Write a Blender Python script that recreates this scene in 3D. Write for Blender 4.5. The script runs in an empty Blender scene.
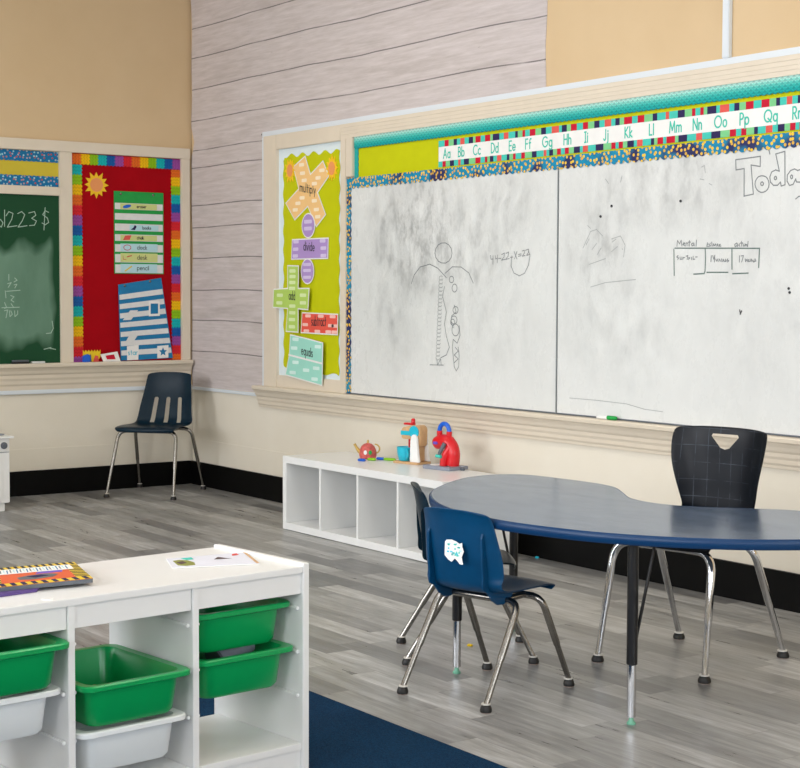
import bpy, bmesh, math, random
from mathutils import Vector, Matrix
random.seed(7)
sc = bpy.context.scene
col = sc.collection
R = math.radians

# ------------------------------------------------------------------ camera
def make_camera():
    yaw, pitch, roll, f = 0.61776385, 0.05708423, 0.00399022, 1577.235
    fw = Vector((-math.cos(yaw)*math.cos(pitch), math.sin(yaw)*math.cos(pitch), -math.sin(pitch)))
    r = fw.cross(Vector((0, 0, 1))).normalized(); u = r.cross(fw)
    c, s = math.cos(roll), math.sin(roll)
    r2 = c*r + s*u; u2 = -s*r + c*u
    cd = bpy.data.cameras.new('camera'); cd.sensor_width = 36; cd.lens = f/800*36
    cd.clip_start = .05; cd.clip_end = 100
    co = bpy.data.objects.new('camera', cd); col.objects.link(co)
    m = Matrix((r2, u2, -fw)).transposed().to_4x4()
    m.translation = Vector((9.343956, -4.925855, 1.27))
    co.matrix_world = m
    sc.camera = co
make_camera()

# ------------------------------------------------------------------ world, lights, exposure
sc.view_settings.view_transform = 'Standard'
sc.view_settings.look = 'None'
sc.view_settings.gamma = 1
sc.view_settings.use_curve_mapping = False
sc.view_settings.exposure = 0.08
w = bpy.data.worlds.new('world'); sc.world = w; w.use_nodes = True
w.node_tree.nodes['Background'].inputs[0].default_value = (.72, .85, 1, 1)
w.node_tree.nodes['Background'].inputs[1].default_value = 1.2
def area(name, loc, rot, sx, sy, power, color, spread=180):
    l = bpy.data.lights.new(name, 'AREA'); l.shape = 'RECTANGLE'; l.size = sx; l.size_y = sy
    l.energy = power; l.color = color; l.spread = R(spread)
    o = bpy.data.objects.new(name, l); o.location = loc; o.rotation_euler = rot; col.objects.link(o)
    return o
WIN = [(1.0, 3.4), (4.3, 6.7), (7.6, 10.0)]
for (a, b) in WIN:            # daylight entering the three windows of the wall opposite the whiteboard
    area('window_daylight', ((a+b)/2, -7.2, 1.95), (R(90), 0, 0), b-a, 2.0, 150, (.95, .965, 1.0))
WINB = [(-6.2, -4.2), (-3.2, -1.2)]
for (a, b) in WINB:           # and through two windows at the camera's end of the room
    area('window_daylight', (11.62, (a+b)/2, 1.95), (R(90), 0, R(90)), b-a, 2.0, 80, (.92, .96, 1.0))
CEIL = [(2.5, -1.8), (2.5, -4.6), (6.0, -1.8), (6.0, -4.6), (9.5, -1.8), (9.5, -4.6)]
for (x, y) in CEIL:
    area('ceiling_lamp_light', (x, y, 3.44), (0, 0, 0), 1.2, .6, 12, (1.0, .94, .86))

# ------------------------------------------------------------------ materials
def lin(c):
    if isinstance(c, str):
        c = [int(c[i:i+2], 16)/255 for i in (0, 2, 4)]
    return tuple(((x/12.92) if x <= .04045 else ((x+.055)/1.055)**2.4) for x in c) + (1,)
class N:
    def __init__(s, m): s.t = m.node_tree; s.n = s.t.nodes; s.l = s.t.links; s.b = s.n['Principled BSDF']
    def new(s, typ, **k):
        n = s.n.new(typ)
        for a, v in k.items():
            if a.startswith('i_'): n.inputs[a[2:].replace('_', ' ')].default_value = v
            else: setattr(n, a, v)
        return n
    def link(s, a, b): s.l.new(a, b)
    def math(s, op, a, b=None, c=None, clamp=False):
        n = s.n.new('ShaderNodeMath'); n.operation = op; n.use_clamp = clamp
        for i, v in enumerate((a, b, c)):
            if v is None: continue
            if isinstance(v, (int, float)): n.inputs[i].default_value = v
            else: s.link(v, n.inputs[i])
        return n.outputs[0]
    def mix(s, fac, a, b, mode='MIX'):
        n = s.n.new('ShaderNodeMix'); n.data_type = 'RGBA'; n.blend_type = mode
        for i, v in ((0, fac), (6, a), (7, b)):
            if isinstance(v, (int, float)): n.inputs[i].default_value = v
            elif isinstance(v, tuple): n.inputs[i].default_value = v
            else: s.link(v, n.inputs[i])
        return n.outputs[2]
    def pos(s):
        g = s.n.new('ShaderNodeNewGeometry'); x = s.n.new('ShaderNodeSeparateXYZ'); s.link(g.outputs['Position'], x.inputs[0])
        return g.outputs['Position'], x.outputs[0], x.outputs[1], x.outputs[2]
    def obj(s):
        g = s.n.new('ShaderNodeTexCoord'); x = s.n.new('ShaderNodeSeparateXYZ'); s.link(g.outputs['Object'], x.inputs[0])
        return g.outputs['Object'], x.outputs[0], x.outputs[1], x.outputs[2]
    def scale(s, vec, v, off=(0, 0, 0)):
        n = s.n.new('ShaderNodeMapping'); s.link(vec, n.inputs[0]); n.inputs['Scale'].default_value = v; n.inputs['Location'].default_value = off
        return n.outputs[0]
    def noise(s, vec, scale, detail=3, rough=.5, out=0):
        n = s.n.new('ShaderNodeTexNoise'); s.link(vec, n.inputs['Vector']); n.inputs['Scale'].default_value = scale
        n.inputs['Detail'].default_value = detail; n.inputs['Roughness'].default_value = rough
        return n.outputs[out]
    def ramp(s, fac, stops, interp='LINEAR'):
        n = s.n.new('ShaderNodeValToRGB'); s.link(fac, n.inputs[0]); r = n.color_ramp; r.interpolation = interp
        while len(r.elements) < len(stops): r.elements.new(.5)
        for e, (p, c) in zip(r.elements, stops): e.position = p; e.color = c if isinstance(c, tuple) else lin(c)
        return n.outputs[0]
    def rng(s, v, a, b, c=0, d=1):
        n = s.n.new('ShaderNodeMapRange'); s.link(v, n.inputs[0])
        for i, x in enumerate((a, b, c, d)): n.inputs[i+1].default_value = x
        return n.outputs[0]
    def bump(s, h, strength=.2, dist=.01):
        n = s.n.new('ShaderNodeBump'); s.link(h, n.inputs['Height']); n.inputs['Strength'].default_value = strength
        n.inputs['Distance'].default_value = dist; s.link(n.outputs[0], s.b.inputs['Normal'])
    def base(s, v): s.link(v, s.b.inputs['Base Color'])
def mat(name, color, rough=.5, metal=0, spec=.5, var=0, vscale=8, bump=0, bscale=60, coat=0):
    m = bpy.data.materials.new(name); m.use_nodes = True; n = N(m)
    c = lin(color); n.b.inputs['Base Color'].default_value = c
    n.b.inputs['Roughness'].default_value = rough; n.b.inputs['Metallic'].default_value = metal
    n.b.inputs['Specular IOR Level'].default_value = spec; n.b.inputs['Coat Weight'].default_value = coat
    m.diffuse_color = c
    if var:
        v = n.noise(n.obj()[0], vscale, 4, .6)
        n.base(n.mix(n.rng(v, .3, .7), tuple(x*(1-var) for x in c[:3])+(1,), tuple(min(1, x*(1+var)) for x in c[:3])+(1,)))
    if bump: n.bump(n.noise(n.obj()[0], bscale, 3), bump, .002)
    return m
M = {}
M['cream'] = mat('cream_paint', 'dcd2c0', .5, var=.04, vscale=5)
M['cream_trim'] = mat('cream_trim_paint', 'ddd1be', .42, var=.03, vscale=6)
M['raceway'] = mat('white_raceway_plastic', 'd9e0e6', .4)
M['black_base'] = mat('black_vinyl_base', '060606', .5, spec=.12)
M['ceiling'] = mat('ceiling_tile', 'e9e7e2', .9, bump=.3, bscale=200)
M['white_lam'] = mat('white_laminate', 'ebeceb', .3, var=.01)
M['white_lam_in'] = mat('white_back_board', 'dedede', .5)
M['navy'] = mat('navy_plastic', '04202f', .34, spec=.2, var=.1, vscale=30, bump=.15, bscale=500)
M['blue'] = mat('blue_plastic', '033e64', .36, spec=.25, var=.1, vscale=20, bump=.15, bscale=500)
M['chrome'] = mat('chrome_steel', '96938e', .26, 1, var=.12, vscale=40)
M['chrome_b'] = mat('bright_chrome_steel', 'd6d8dc', .1, 1)
M['black'] = mat('black_rubber', '111111', .5)
M['black_metal'] = mat('black_enamel', '131417', .3)
M['white_ring'] = mat('white_nylon', 'd8d4cc', .5)
M['rust'] = mat('worn_felt', '9a8980', .9)
M['green_nylon'] = mat('green_nylon_foot', '6fae94', .4)
M['green'] = mat('green_plastic', '089c54', .28, var=.04)
M['frost'] = mat('frosted_white_plastic', 'ecf1f2', .3)
M['red'] = mat('red_gloss', 'd5131f', .3)
M['toyblue'] = mat('blue_gloss', '0d5fd0', .3)
M['tealb'] = mat('teal_border', '10a09c', .6)
M['edge'] = mat('table_edge_band', '07335c', .35, spec=.3)
M['turq'] = mat('turquoise_gloss', '1bb6cf', .3)
M['wood'] = mat('light_wood', 'cba376', .5, var=.12, vscale=30)
M['toywhite'] = mat('white_toy_paint', 'eeeeec', .4)
M['grey'] = mat('grey_plastic', '8c919f', .4)
M['dgrey'] = mat('dark_grey_plastic', '5c626b', .4)
M['purple'] = mat('purple_print', '6a4fc0', .5)
M['lime_toy'] = mat('lime_plastic', '8ac81e', .4)
M['yellow'] = mat('yellow_plastic', 'ecc814', .4)
M['pinkred'] = mat('patterned_tin', 'c65a55', .35, var=.3, vscale=60)
M['gold'] = mat('gold_paint', 'c9a85a', .4, .3)
def paper(name, color, rough=.7, var=.03, vscale=12): return mat(name, color, rough, var=var, vscale=vscale, spec=.25)
M['lime'] = paper('lime_paper', 'c2c600')
M['yellowp'] = paper('mustard_paper', 'ccb83a')
M['palepaper'] = paper('pale_blue_paper', 'dbe8ec')
M['redfelt'] = mat('red_felt', 'a30714', .85, var=.08, vscale=7, spec=.1, bump=.2, bscale=300)
M['orange_p'] = paper('peach_paper', 'f2c686'); M['orange_r'] = paper('sun_face_paper', 'eb9a60'); M['sun_y'] = paper('sun_ray_paper', 'f5c52a')
M['purple_p'] = paper('lilac_paper', 'b093cd'); M['purple_l'] = paper('pale_lilac_paper', 'd3c4e4')
M['green_p'] = paper('soft_green_paper', 'b3d266'); M['green_l'] = paper('pale_green_paper', 'd7e8ae')
M['red_p'] = paper('coral_paper', 'e55b4b'); M['red_l'] = paper('pale_coral_paper', 'f5c3b8')
M['aqua_p'] = paper('aqua_paper', '9fdccb'); M['aqua_l'] = paper('pale_aqua_paper', 'd4f0e8')
M['orange_l'] = paper('pale_peach_paper', 'fae6c8')
M['white_p'] = paper('white_paper', 'ecebe8'); M['ink'] = mat('black_ink', '22242a', .6); M['tealink'] = mat('teal_ink', '34bfa8', .6)
M['marker'] = mat('dry_marker_ink', '7b8082', .6); M['marker_l'] = mat('faint_marker_ink', 'a2a6a6', .6); M['marker_g'] = mat('dark_green_marker_ink', '5a6f68', .6)
M['chalk'] = mat('white_chalk', 'a6c0b0', .9)
M['greenfab'] = mat('green_pocket_cloth', '0d9a40', .6, var=.08, vscale=20)
M['bluefab'] = mat('blue_pocket_cloth', '0276aa', .6, var=.08, vscale=20)
M['clearp'] = mat('clear_pocket_vinyl', 'dfe0df', .25, var=.04, vscale=30)
M['card_y'] = paper('yellow_green_card', 'cdd48c'); M['card_b'] = paper('light_blue_card', 'b6dbe2')
M['s_red'] = paper('crimson_stripe', 'c31432'); M['s_navy'] = paper('navy_stripe', '2b2452'); M['s_teal'] = paper('teal_stripe', '46c2b2')
M['s_coral'] = paper('coral_stripe', 'dc5a52'); M['s_green'] = paper('mint_stripe', '7cc98a')

def m_floor():
    m = mat('grey_wood_vinyl', 'a09c98', .34); n = N(m)
    p, x, y, z = n.pos()
    W, L = .108, .66
    # planks run along x: row index from y, stagger by row
    row = n.math('FLOOR', n.math('DIVIDE', y, W))
    rnd = n.new('ShaderNodeTexWhiteNoise', noise_dimensions='1D'); n.link(row, rnd.inputs['W'])
    xs = n.math('ADD', n.math('DIVIDE', x, L), n.math('MULTIPLY', rnd.outputs[0], 3.7))
    ci = n.math('FLOOR', xs)
    cmb = n.new('ShaderNodeCombineXYZ'); n.link(row, cmb.inputs[0]); n.link(ci, cmb.inputs[1])
    wn = n.new('ShaderNodeTexWhiteNoise', noise_dimensions='2D'); n.link(cmb.outputs[0], wn.inputs['Vector'])
    tone = n.ramp(wn.outputs[0], [(0, '84868a'), (.3, 'a3a5a8'), (.65, 'b9bbbe'), (1, 'cacccf')])
    # grain: stretched noise shifted per plank
    sh = n.new('ShaderNodeVectorMath', operation='SCALE'); n.link(wn.outputs[1], sh.inputs[0]); sh.inputs['Scale'].default_value = 9
    ad = n.new('ShaderNodeVectorMath', operation='ADD'); n.link(p, ad.inputs[0]); n.link(sh.outputs[0], ad.inputs[1])
    g1 = n.noise(n.scale(ad.outputs[0], (1.5, 13, 1)), 2.2, 7, .66)
    g2 = n.noise(n.scale(ad.outputs[0], (3, 60, 1)), 3, 4, .6)
    c = n.mix(.85, tone, n.ramp(g1, [(.3, '8e8d8b'), (.48, 'cfcecb'), (.68, 'ffffff')]), 'MULTIPLY')
    c = n.mix(.4, c, n.ramp(g2, [(.3, 'b8b6b4'), (.6, 'ffffff')]), 'MULTIPLY')
    # joints
    fy = n.math('FRACT', n.math('DIVIDE', y, W)); fx = n.math('FRACT', xs)
    jy = n.math('LESS_THAN', n.math('MINIMUM', fy, n.math('SUBTRACT', 1, fy)), .012)
    jx = n.math('LESS_THAN', n.math('MINIMUM', fx, n.math('SUBTRACT', 1, fx)), .003)
    j = n.math('MAXIMUM', jy, jx)
    c = n.mix(n.math('MULTIPLY', j, .35), c, lin('5c5854'))
    n.base(n.mix(1.0, c, lin('fffdf9'), 'MULTIPLY'))
    n.link(n.rng(g1, .3, .7, .26, .42), n.b.inputs['Roughness'])
    n.bump(g2, .08, .002)
    return m
M['floor'] = m_floor()
def m_rug():
    m = mat('blue_carpet', '0c2e4a', .95, spec=.1); n = N(m); p = n.pos()[0]
    v = n.noise(p, 220, 3, .7); v2 = n.noise(p, 3, 3)
    n.base(n.mix(n.rng(v, .3, .7), lin('06203a'), n.mix(n.rng(v2, .3, .7), lin('0f3757'), lin('164468'))))
    n.bump(v, .8, .006); return m
M['rug'] = m_rug()
def m_plaster(name, c1, c2):
    m = mat(name, c1, .75, spec=.2); n = N(m); p = n.pos()[0]
    v = n.noise(p, 1.3, 4, .6)
    n.base(n.mix(n.rng(v, .35, .7), lin(c1), lin(c2))); n.bump(n.noise(p, 90, 3), .12, .003); return m
M['peach'] = m_plaster('peach_wall_paint', 'd8be98', 'd1b68f')
M['lower'] = m_plaster('cream_wall_paint', 'e6dfd0', 'dfd7c6')
def m_wallpaper():
    m = mat('whitewashed_plank_print', 'cfc6c4', .6, spec=.25); n = N(m); p, x, y, z = n.pos()
    wob = n.math('MULTIPLY', n.math('SUBTRACT', n.noise(n.scale(p, (.9, 1, .2)), 1.0, 2), .5), .05)
    zz = n.math('ADD', z, wob)
    g = n.noise(n.scale(p, (1.0, 1, 14)), 3.6, 8, .7)
    g2 = n.noise(n.scale(p, (.35, 1, 3)), 2.5, 5, .7)
    c = n.mix(n.rng(g, .35, .7), lin('bfb5b2'), lin('d5cccb'))
    c = n.mix(n.rng(g2, .52, .72, 0, .55), c, lin('a79d97'))
    # worn knots and streaks
    kn = n.noise(n.scale(p, (1.2, 1, 7)), 7, 4, .8)
    c = n.mix(n.rng(kn, .66, .74, 0, .55), c, lin('837a6c'))
    lines = None
    zs = [3.23, 2.998, 2.807, 2.602, 2.397, 2.203, 2.089, 1.842, 1.697, 1.496, 1.287, 1.089, .884]
    tot = None
    for k in zs:
        d = n.math('ABSOLUTE', n.math('SUBTRACT', zz, k))
        v = n.math('LESS_THAN', d, .0035)
        tot = v if tot is None else n.math('MAXIMUM', tot, v)
    fade = n.rng(n.noise(n.scale(p, (2, 1, 1)), 2, 3), .3, .5, .45, .9)
    c = n.mix(n.math('MULTIPLY', tot, fade), c, lin('6f6a68'))
    n.base(c); return m
M['wallpaper'] = m_wallpaper()
def m_board(name, blobs):
    m = mat(name, 'e9eceb', .28, spec=.5); n = N(m); p, x, y, z = n.pos()
    base = n.mix(n.rng(n.noise(p, 1.1, 4, .6), .3, .7), lin('d6d8d6'), lin('e4e6e4'))
    sm = n.noise(n.scale(p, (1.5, 1, .8)), 7, 8, .66)
    fine = n.noise(n.scale(p, (1, 1, .6)), 14, 5, .7)
    tot = None
    for (cx, cz, rx, rz, a) in blobs:
        dx = n.math('DIVIDE', n.math('SUBTRACT', x, cx), rx); dz = n.math('DIVIDE', n.math('SUBTRACT', z, cz), rz)
        d = n.math('ADD', n.math('MULTIPLY', dx, dx), n.math('MULTIPLY', dz, dz))
        v = n.math('MULTIPLY', n.math('SUBTRACT', 1, d, clamp=True), a)
        tot = v if tot is None else n.math('MAXIMUM', tot, v)
    msk = n.math('MULTIPLY', n.math('ADD', tot, .06), n.rng(sm, .40, .72))
    c = n.mix(msk, base, lin('767878'))
    c = n.mix(n.math('MULTIPLY', n.math('ADD', tot, .08), n.rng(fine, .56, .74, 0, .5)), c, lin('686a6a'))
    n.base(c); n.link(n.rng(sm, .3, .7, .2, .38), n.b.inputs['Roughness']); return m
M['board_l'] = m_board('used_whiteboard_left', [(2.52, 1.58, .5, .42, .9), (2.95, 1.5, .55, .4, .55), (2.35, 1.2, .3, .4, .5), (3.2, 1.1, .4, .3, .25), (3.3, 1.68, .35, .22, .5)])
M['board_r'] = m_board('used_whiteboard_right', [(3.98, 1.5, .28, .3, .55), (4.4, 1.75, .7, .25, .45), (4.1, 1.15, .5, .35, .28), (5.0, 1.3, .5, .5, .18)])
def m_chalkboard():
    m = mat('green_chalkboard', '0e4a2a', .6, spec=.3); n = N(m); p, x, y, z = n.pos()
    v = n.noise(n.scale(p, (1, 1, .35)), 6, 5, .6)
    lump = n.math('MULTIPLY', n.math('SUBTRACT', n.noise(n.scale(p, (1, 1, .5)), 5, 2), .5), .35)
    up = n.rng(n.math('ADD', z, lump), 1.60, 1.53)
    rt = n.rng(n.math('ADD', y, n.math('MULTIPLY', lump, .4)), -.955, -.985)
    dn = n.rng(n.math('ADD', z, lump), .90, .99)
    s = n.math('MULTIPLY', n.math('MULTIPLY', up, rt), dn)
    c = n.mix(n.math('MULTIPLY', s, n.rng(v, .2, .7, .6, 1)), lin('0b4426'), lin('6d917c'))
    n.base(c); return m
M['chalkboard'] = m_chalkboard()
def m_stars(name, bg1, bg2, dot1, dot2, scale, thr):
    m = mat(name, bg1, .6, spec=.25); n = N(m); p = n.pos()[0]
    _, px, py, pz = n.pos(); cm = n.new('ShaderNodeCombineXYZ'); n.link(n.math('ADD', px, py), cm.inputs[0]); n.link(pz, cm.inputs[1])
    v = n.new('ShaderNodeTexVoronoi', voronoi_dimensions='2D'); n.link(cm.outputs[0], v.inputs['Vector']); v.inputs['Scale'].default_value = scale; v.inputs['Randomness'].default_value = .8
    bgm = n.mix(n.rng(n.noise(p, 6, 2), .47, .57), lin(bg1), lin(bg2))
    dc = n.mix(n.rng(v.outputs['Color'], .3, .7), lin(dot1), lin(dot2))
    c = n.mix(n.math('LESS_THAN', v.outputs['Distance'], thr), bgm, dc)
    n.base(c); return m
M['stars'] = m_stars('star_border_print', '1387ad', '2b2f5e', 'f2c83e', 'd9a94a', 42, .29)
M['dots'] = m_stars('dotted_blue_border_print', '0d6fa4', '146f9f', '9fd0d8', 'c0503f', 44, .25)
def m_scale():
    m = mat('teal_scale_border_print', '2fb5ab', .6, spec=.25); n = N(m); p, x, y, z = n.obj()
    # overlapping fish scales, dark teal at the wavy hem to pale mint at the straight hem
    sx = n.math('SINE', n.math('MULTIPLY', x, 2*math.pi/.03))
    zz = n.math('ADD', z, n.math('MULTIPLY', n.math('ABSOLUTE', sx), .004))
    st = n.math('DIVIDE', n.math('FLOOR', n.math('DIVIDE', zz, .0115)), 6)
    row = n.math('FLOOR', n.math('DIVIDE', z, .0115)); fx = n.math('SUBTRACT', n.math('FRACT', n.math('ADD', n.math('DIVIDE', x, .03), n.math('MULTIPLY', row, .5))), .5)
    fz = n.math('FRACT', n.math('DIVIDE', z, .0115)); dd = n.math('ADD', n.math('MULTIPLY', n.math('MULTIPLY', fx, fx), 3.2), n.math('MULTIPLY', n.math('SUBTRACT', 1, fz), .7))
    shade = n.rng(dd, .55, .75, 1.0, .72)
    n.base(n.mix(1.0, n.ramp(st, [(0, '0b9c9a'), (.2, '12a6a2'), (.45, '3dbcb2'), (.65, '7fd2c5'), (.85, 'b4e2d8'), (1, 'c5eae2')]), n.ramp(shade, [(0, '000000'), (1, 'ffffff')]), 'MULTIPLY'))
    return m
M['scale'] = m_scale()
RB = ['e56a1c', 'f0bc00', '8cc010', '06b0b4', '0c58a4', '97489a', 'd8202c']
def m_rainbow(name, axis, order, pitch, off):
    m = mat(name, 'ffffff', .6, spec=.25); n = N(m); p, x, y, z = n.pos()
    a = y if axis == 'y' else z; b = z if axis == 'y' else y
    wob = n.math('MULTIPLY', n.math('SINE', n.math('MULTIPLY', b, 2*math.pi/.02)), .004)
    t = n.math('FRACT', n.math('DIVIDE', n.math('ADD', n.math('SUBTRACT', a, off), wob), pitch*len(order)))
    c = n.ramp(t, [(i/len(order), k) for i, k in enumerate(order)], 'CONSTANT')
    f = n.math('FRACT', n.math('DIVIDE', n.math('ADD', n.math('SUBTRACT', a, off), wob), pitch/3))
    n.base(n.mix(n.math('MULTIPLY', n.math('LESS_THAN', f, .35), .4), c, n.mix(.5, c, (0, 0, 0, 1)))); return m
M['rain_h'] = m_rainbow('rainbow_border_print_top', 'y', RB, .0585, -.82)
M['rain_l'] = m_rainbow('rainbow_border_print_left', 'z', RB, .064, 2.078-.064*4-.064*7*3)
M['rain_r'] = m_rainbow('rainbow_border_print_right', 'z', RB[::-1], .058, 2.085-.058*7*4)
def m_table():
    m = mat('blue_grey_laminate', '3f4e63', .2, spec=.6); n = N(m); p = n.obj()[0]
    v = n.noise(n.scale(p, (1, 2.5, 1)), 3, 6, .7)
    n.base(n.mix(n.rng(v, .3, .7), lin('3c4c64'), lin('4b5d76')))
    n.link(n.rng(v, .3, .7, .16, .24), n.b.inputs['Roughness']); return m
M['table'] = m_table()
def m_grid():
    m = mat('black_blue_plastic', '080d15', .36, spec=.2); n = N(m); p, x, y, z = n.obj()
    fx = n.math('FRACT', n.math('DIVIDE', n.math('ADD', x, .5), .047)); fz = n.math('FRACT', n.math('DIVIDE', z, .061))
    g = n.math('MAXIMUM', n.math('LESS_THAN', fx, .05), n.math('LESS_THAN', fz, .04))
    sc_ = n.noise(p, 9, 4, .7)
    n.base(n.mix(n.math('MULTIPLY', g, n.rng(sc_, .45, .65)), lin('080d15'), lin('3a424c')))
    n.bump(g, -.4, .001); return m
M['grid'] = m_grid()
def m_glass():
    m = bpy.data.materials.new('window_glass'); m.use_nodes = True; t = m.node_tree; t.nodes.clear()
    o = t.nodes.new('ShaderNodeOutputMaterial'); mx = t.nodes.new('ShaderNodeMixShader'); tr = t.nodes.new('ShaderNodeBsdfTransparent')
    g = t.nodes.new('ShaderNodeBsdfGlossy'); g.inputs['Roughness'].default_value = .02
    f = t.nodes.new('ShaderNodeFresnel'); t.links.new(f.outputs[0], mx.inputs[0]); t.links.new(tr.outputs[0], mx.inputs[1]); t.links.new(g.outputs[0], mx.inputs[2]); t.links.new(mx.outputs[0], o.inputs[0])
    return m
M['glass'] = m_glass()
def m_emit(name, c, s):
    m = mat(name, 'ffffff', .5); n = N(m); n.b.inputs['Emission Color'].default_value = lin(c); n.b.inputs['Emission Strength'].default_value = s; return m
M['lamp'] = m_emit('lamp_diffuser', 'fff2dc', 2.5)

# ------------------------------------------------------------------ mesh helpers
def PR(a, b, off=0): return Vector((a, -off, b))      # a point on the whiteboard wall (y = 0)
def PL(a, b, off=0): return Vector((off, a, b))       # a point on the chalkboard wall (x = 0)
class MB:
    def __init__(s): s.v = []; s.f = []; s.mi = []; s.mats = []
    def m(s, mt):
        if mt not in s.mats: s.mats.append(mt)
        return s.mats.index(mt)
    def add(s, vs, fs, mt=None):
        k = len(s.v); s.v += [Vector(v) for v in vs]
        i = s.m(mt) if mt else 0
        for f in fs: s.f.append([k+j for j in f]); s.mi.append(i)
        return s
    def box(s, x0, x1, y0, y1, z0, z1, mt=None, bev=0):
        bm = bmesh.new(); bmesh.ops.create_cube(bm, size=1)
        for v in bm.verts: v.co = Vector(((x0+x1)/2+v.co.x*(x1-x0), (y0+y1)/2+v.co.y*(y1-y0), (z0+z1)/2+v.co.z*(z1-z0)))
        if bev: bmesh.ops.bevel(bm, geom=list(bm.edges), offset=bev, segments=2, affect='EDGES', clamp_overlap=True)
        return s.bm(bm, mt)
    def bm(s, bm, mt=None):
        bm.verts.index_update()
        s.add([v.co.copy() for v in bm.verts], [[v.index for v in f.verts] for f in bm.faces], mt); bm.free(); return s
    def prism(s, pts, n, mt=None):
        """polygon of 3D points extruded by vector n"""
        n = Vector(n); k = len(pts); P = [Vector(q) for q in pts]
        return s.add(P+[q+n for q in P], [list(range(k))[::-1], list(range(k, 2*k))]+[[i, (i+1) % k, k+(i+1) % k, k+i] for i in range(k)], mt)
    def tube(s, pts, r, n=12, mt=None, cap=True):
        pts = [Vector(p) for p in pts]; rs = r if isinstance(r, (list, tuple)) else [r]*len(pts)
        t0 = (pts[1]-pts[0]).normalized(); a = t0.orthogonal().normalized(); vs = []; fs = []
        for i, p in enumerate(pts):
            t = ((pts[i+1]-p).normalized() if i == 0 else (p-pts[i-1]).normalized() if i == len(pts)-1 else ((pts[i+1]-p).normalized()+(p-pts[i-1]).normalized()).normalized())
            a = (a-a.dot(t)*t).normalized(); b = t.cross(a)
            for j in range(n):
                q = 2*math.pi*j/n; vs.append(p+rs[i]*(a*math.cos(q)+b*math.sin(q)))
        for i in range(len(pts)-1):
            for j in range(n): fs.append([i*n+j, i*n+(j+1) % n, (i+1)*n+(j+1) % n, (i+1)*n+j])
        if cap: fs += [list(range(n))[::-1], [(len(pts)-1)*n+j for j in range(n)]]
        return s.add(vs, fs, mt)
    def lathe(s, prof, c=(0, 0, 0), n=24, mt=None, axis='z'):
        vs = []; fs = []; c = Vector(c)
        for (r, z) in prof:
            for j in range(n):
                q = 2*math.pi*j/n; v = (r*math.cos(q), r*math.sin(q), z)
                if axis == 'x': v = (v[2], v[0], v[1])
                if axis == 'y': v = (v[0], v[2], v[1])
                vs.append(c+Vector(v))
        k = len(prof)
        for i in range(k-1):
            for j in range(n): fs.append([i*n+j, i*n+(j+1) % n, (i+1)*n+(j+1) % n, (i+1)*n+j])
        fs += [list(range(n))[::-1], [(k-1)*n+j for j in range(n)]]
        return s.add(vs, fs, mt)
    def loft(s, loops, mt=None, cap0=True, cap1=True):
        n = len(loops[0]); vs = [q for l in loops for q in l]; fs = []
        for i in range(len(loops)-1):
            for j in range(n): fs.append([i*n+j, i*n+(j+1) % n, (i+1)*n+(j+1) % n, (i+1)*n+j])
        if cap0: fs.append(list(range(n))[::-1])
        if cap1: fs.append([(len(loops)-1)*n+j for j in range(n)])
        return s.add(vs, fs, mt)
    def stroke(s, P, pts, wd, off, mt=None, th=.0004):
        """pen line on a wall plane P(a, b, off)"""
        for (a0, b0), (a1, b1) in zip(pts[:-1], pts[1:]):
            dx, dz = a1-a0, b1-b0; L = math.hypot(dx, dz)
            if L < 1e-6: continue
            dx /= L; dz /= L; e = wd/2*.8; nx, nz = -dz*wd/2, dx*wd/2
            q = [(a0-dx*e+nx, b0-dz*e+nz), (a0-dx*e-nx, b0-dz*e-nz), (a1+dx*e-nx, b1+dz*e-nz), (a1+dx*e+nx, b1+dz*e+nz)]
            k_ = getattr(s, '_k', 0); s._k = k_+1      # each segment a hair above the last, so crossing strokes never share a plane
            s.add([P(a, b, off+(k_ % 9)*.00004) for a, b in q], [[0, 1, 2, 3]], mt)
        return s
    def build(s, name, mt=None, parent=None, world=False, smooth=None, sub=0, bevel=0):
        me = bpy.data.meshes.new(name)
        vs = s.v; loc = Vector((0, 0, 0))
        if parent is None:
            lo = [min(v[i] for v in vs) for i in range(3)]; hi = [max(v[i] for v in vs) for i in range(3)]
            loc = Vector(((lo[0]+hi[0])/2, (lo[1]+hi[1])/2, lo[2]))
        elif world:
            q = parent
            while q: loc = loc+q.location; q = q.parent
        me.from_pydata([v-loc for v in vs], [], s.f)
        if mt and not s.mats: s.mats = [mt]
        for x in s.mats: me.materials.append(x)
        for p, i in zip(me.polygons, s.mi): p.material_index = i
        bm = bmesh.new(); bm.from_mesh(me); bmesh.ops.recalc_face_normals(bm, faces=bm.faces)
        if bevel:
            bm.normal_update()
            es = [e for e in bm.edges if len(e.link_faces) == 2 and e.calc_face_angle(0) > R(30)]
            bmesh.ops.bevel(bm, geom=es, offset=bevel, segments=2, affect='EDGES', clamp_overlap=True)
        bm.to_mesh(me); bm.free()
        if smooth:
            for p in me.polygons: p.use_smooth = True
            me.set_sharp_from_angle(angle=R(smooth))
        o = bpy.data.objects.new(name, me); col.objects.link(o)
        if parent is None: o.location = loc
        else: o.parent = parent
        return o
def tag(o, label=None, cat=None, group=None, kind=None):
    if label: o['label'] = label
    if cat: o['category'] = cat
    if group: o['group'] = group
    if kind: o['kind'] = kind
    return o
def empty(name, loc, rz, label, cat, group=None):
    o = bpy.data.objects.new(name, None); o.empty_display_size = .1; o.location = loc; o.rotation_euler = (0, 0, rz); col.objects.link(o)
    return tag(o, label, cat, group)
def children(o): return [c for c in bpy.data.objects if c.parent is o]
def copy_tree(o, parent=None):
    c = o.copy(); col.objects.link(c); c.parent = parent
    for ch in children(o): copy_tree(ch, c)
    return c
def struct(name, mb, mt=None, **k): return tag(mb.build(name, mt, **k), kind='structure')
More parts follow.
